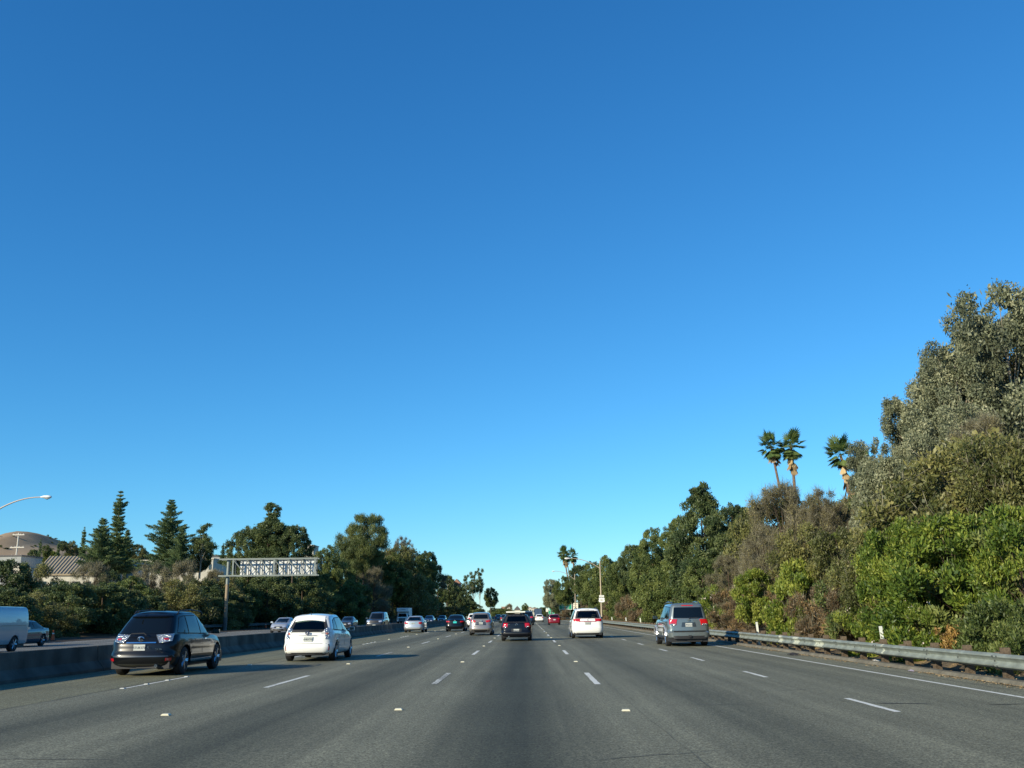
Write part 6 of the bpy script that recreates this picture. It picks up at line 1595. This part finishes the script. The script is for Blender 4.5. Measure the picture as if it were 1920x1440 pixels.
# ------------------------------------------------------------------ buildings
M['wall_white'] = mat('wall_white', (.48, .45, .37), .8, noise=(.6, .12)); M['wall_blue'] = mat('wall_pale', (.30, .31, .30), .8, noise=(.8, .1))
M['roof_tan'] = mat('roof_tan', (.27, .21, .13), .7, noise=(1, .15)); M['roof_rib'] = mat('roof_rib_tan', (.40, .32, .19), .7, noise=(1, .1)); M['roof_dark'] = mat('roof_dark', (.10, .09, .09), .8)
M['roof_tile'] = mat('roof_tile', (.28, .15, .10), .8, noise=(.8, .2)); M['pane'] = mat('window_pane', (.02, .03, .04), .08, spec=.8)
def tan_building():
    Y = 205.0; a = at(66, 1076, Y); b_ = at(180, 1076, Y+6); c_ = at(246, 1042, Y+34); d_ = at(95, 1043, Y+26)
    zb = z_left(a.x, Y)-.5; r = empty('tan_roof_building', (a.x, Y, 0), 0, 'low white building with a sloping tan ribbed metal roof beyond the left bushes', 'building')
    o = Vector((a.x, Y, 0))
    # eave line e0-e1, ridge line r0-r1
    e0, e1 = a-o, at(205, 1076, Y)-o; r0, r1 = d_-o, at(234, 1043, Y+26)-o
    R3 = Vector((r1.x, r1.y, r1.z)); mb = MB(); mb.add([e0, e1, r1, r0, e0-Vector((0, 0, .35)), e1-Vector((0, 0, .35)), r1-Vector((0, 0, .35)), r0-Vector((0, 0, .35))], [(0, 1, 2, 3), (7, 6, 5, 4), (0, 4, 5, 1), (1, 5, 6, 2), (2, 6, 7, 3), (3, 7, 4, 0)])
    rf = mb.build('roof', M['roof_tan'], r)
    n = 21
    bm_ = MB(); bm_.tube([(0, 0, 0), (0, 0, 1)], .13, 4)
    for k in range(n+1):
        t = k/n; p, q = e0.lerp(e1, t), r0.lerp(r1, t); m_ = MB(); m_.tube([p, q], .17, 4); m_.build('roof_rib', M['roof_rib'], rf)
    w = MB(); hz = zb; 
    w.add([e0+Vector((.3, .4, -.35)), e1+Vector((-.3, .4, -.35)), Vector((e1.x-.3, .4, hz)), Vector((e0.x+.3, .4, hz))], [(0, 1, 2, 3)])
    w.add([e1+Vector((-.3, .4, -.35)), r1+Vector((-.3, 0, -.35)), Vector((r1.x-.3, r1.y, hz)), Vector((e1.x-.3, .4, hz))], [(0, 1, 2, 3)])
    w.add([e0+Vector((.3, .4, -.35)), r0+Vector((.3, 0, -.35)), Vector((r0.x+.3, r0.y, hz)), Vector((e0.x+.3, .4, hz))], [(3, 2, 1, 0)])
    w.add([r0+Vector((.3, 0, -.35)), r1+Vector((-.3, 0, -.35)), Vector((r1.x-.3, r1.y, hz)), Vector((r0.x+.3, r0.y, hz))], [(3, 2, 1, 0)])
    w.build('wall', M['wall_white'], r)
    for k in range(6):
        t = .1+.15*k; p = e0.lerp(e1, t); m_ = MB(); m_.box((p.x, .35, p.z-2.2), (1.6, .12, 1.2)); m_.build('window', M['pane'], r)
tan_building()
def block(px0, px1, top, Y, depth, label, wall, roof=None, name='white_building', base=None, parapet=.5, wins=0, rot=0.0, gable=0):
    a, c = at(px0, top, Y), at(px1, top, Y); zb = (z_left(a.x, Y) if a.x < 0 else 0)-1 if base is None else at(px0, base, Y).z
    w = c.x-a.x; h = a.z-zb; r = empty(name, ((a.x+c.x)/2, Y+depth/2, zb), rot, label, 'building')
    b = MB(); b.box((0, 0, h/2), (w, depth, h)); b.build('wall', wall, r)
    if gable:
        b = MB(); b.prism([(-w/2-.4, h), (0, h+gable), (w/2+.4, h)], 'y', -depth/2-.4, depth/2+.4); b.build('roof', roof, r)
    else:
        b = MB(); b.box((0, 0, h+.12), (w+.4, depth+.4, .3)); b.build('roof', roof or wall, r)
    for k in range(wins):
        m_ = MB(); xx = -w/2+w*(k+.5)/wins; m_.box((xx, -depth/2-.02, h-min(h*.3, 2.0)), (w/wins*.5, .12, min(1.4, h*.2))); m_.build('window', M['pane'], r)
    return r
block(238, 258, 1053, 232, 8, 'pale curved-top building piece right of the tan roof', M['wall_blue'])
block(248, 345, 1052, 260, 10, 'long white low building behind the twiggy bushes', M['wall_white'], wins=9)
block(350, 400, 1049, 250, 12, 'white flat-roofed building left of the gantry', M['wall_white'], wins=5)
block(385, 428, 1044, 270, 12, 'grey roofed building just left of the gantry pole', M['wall_blue'], M['roof_dark'])
block(0, 40, 1043, 225, 10, 'pale blue-grey wall building at the left edge below the hill', M['wall_blue'], M['roof_dark'])
block(20, 44, 1064, 190, 6, 'small cream shed with a chimney at the left edge', M['wall_white'])
block(573, 588, 1023, 330, 8, 'small cream flat-roofed house on the hill right of the big dark tree', M['wall_white'], M['wall_white'], 'hillside_house', wins=2, base=1060)
block(570, 596, 1042, 310, 8, 'cream lower house wall beside the gantry end', M['wall_white'], M['wall_white'], 'hillside_house', base=1075)
block(838, 850, 1092, 330, 8, 'white house wall on the left slope behind the falling trees', M['wall_white'], M['roof_tile'], 'hillside_house', base=1125, gable=1.2, wins=2)
block(850, 862, 1094, 340, 9, 'brown shingle-roofed house beside the white wall on the left slope', M['roof_tile'], M['roof_tile'], 'hillside_house', base=1125, gable=1.6)
block(989, 996, 1139, 560, 10, 'left cream block of the far white building beside the round tree', M['wall_white'], M['roof_tile'], 'far_building', base=1160, wins=2)
block(996, 1006, 1140.5, 560, 12, 'right cream block of the far white building beside the round tree', M['wall_white'], M['roof_tile'], 'far_building', base=1160, wins=3)
block(940, 950, 1138, 620, 10, 'pinkish far building at the end of the road', M['roof_tile'], M['wall_white'], 'far_building', base=1160)
block(950, 960, 1137, 640, 10, 'far brown-roofed building right of the pinkish one', M['wall_white'], M['roof_tile'], 'far_building', base=1160, gable=2)
block(965, 975, 1143, 520, 8, 'small white gabled house at the road end left of the round tree', M['wall_white'], M['roof_dark'], 'far_building', base=1160, gable=2, wins=1)
bpy.context.view_layer.update()
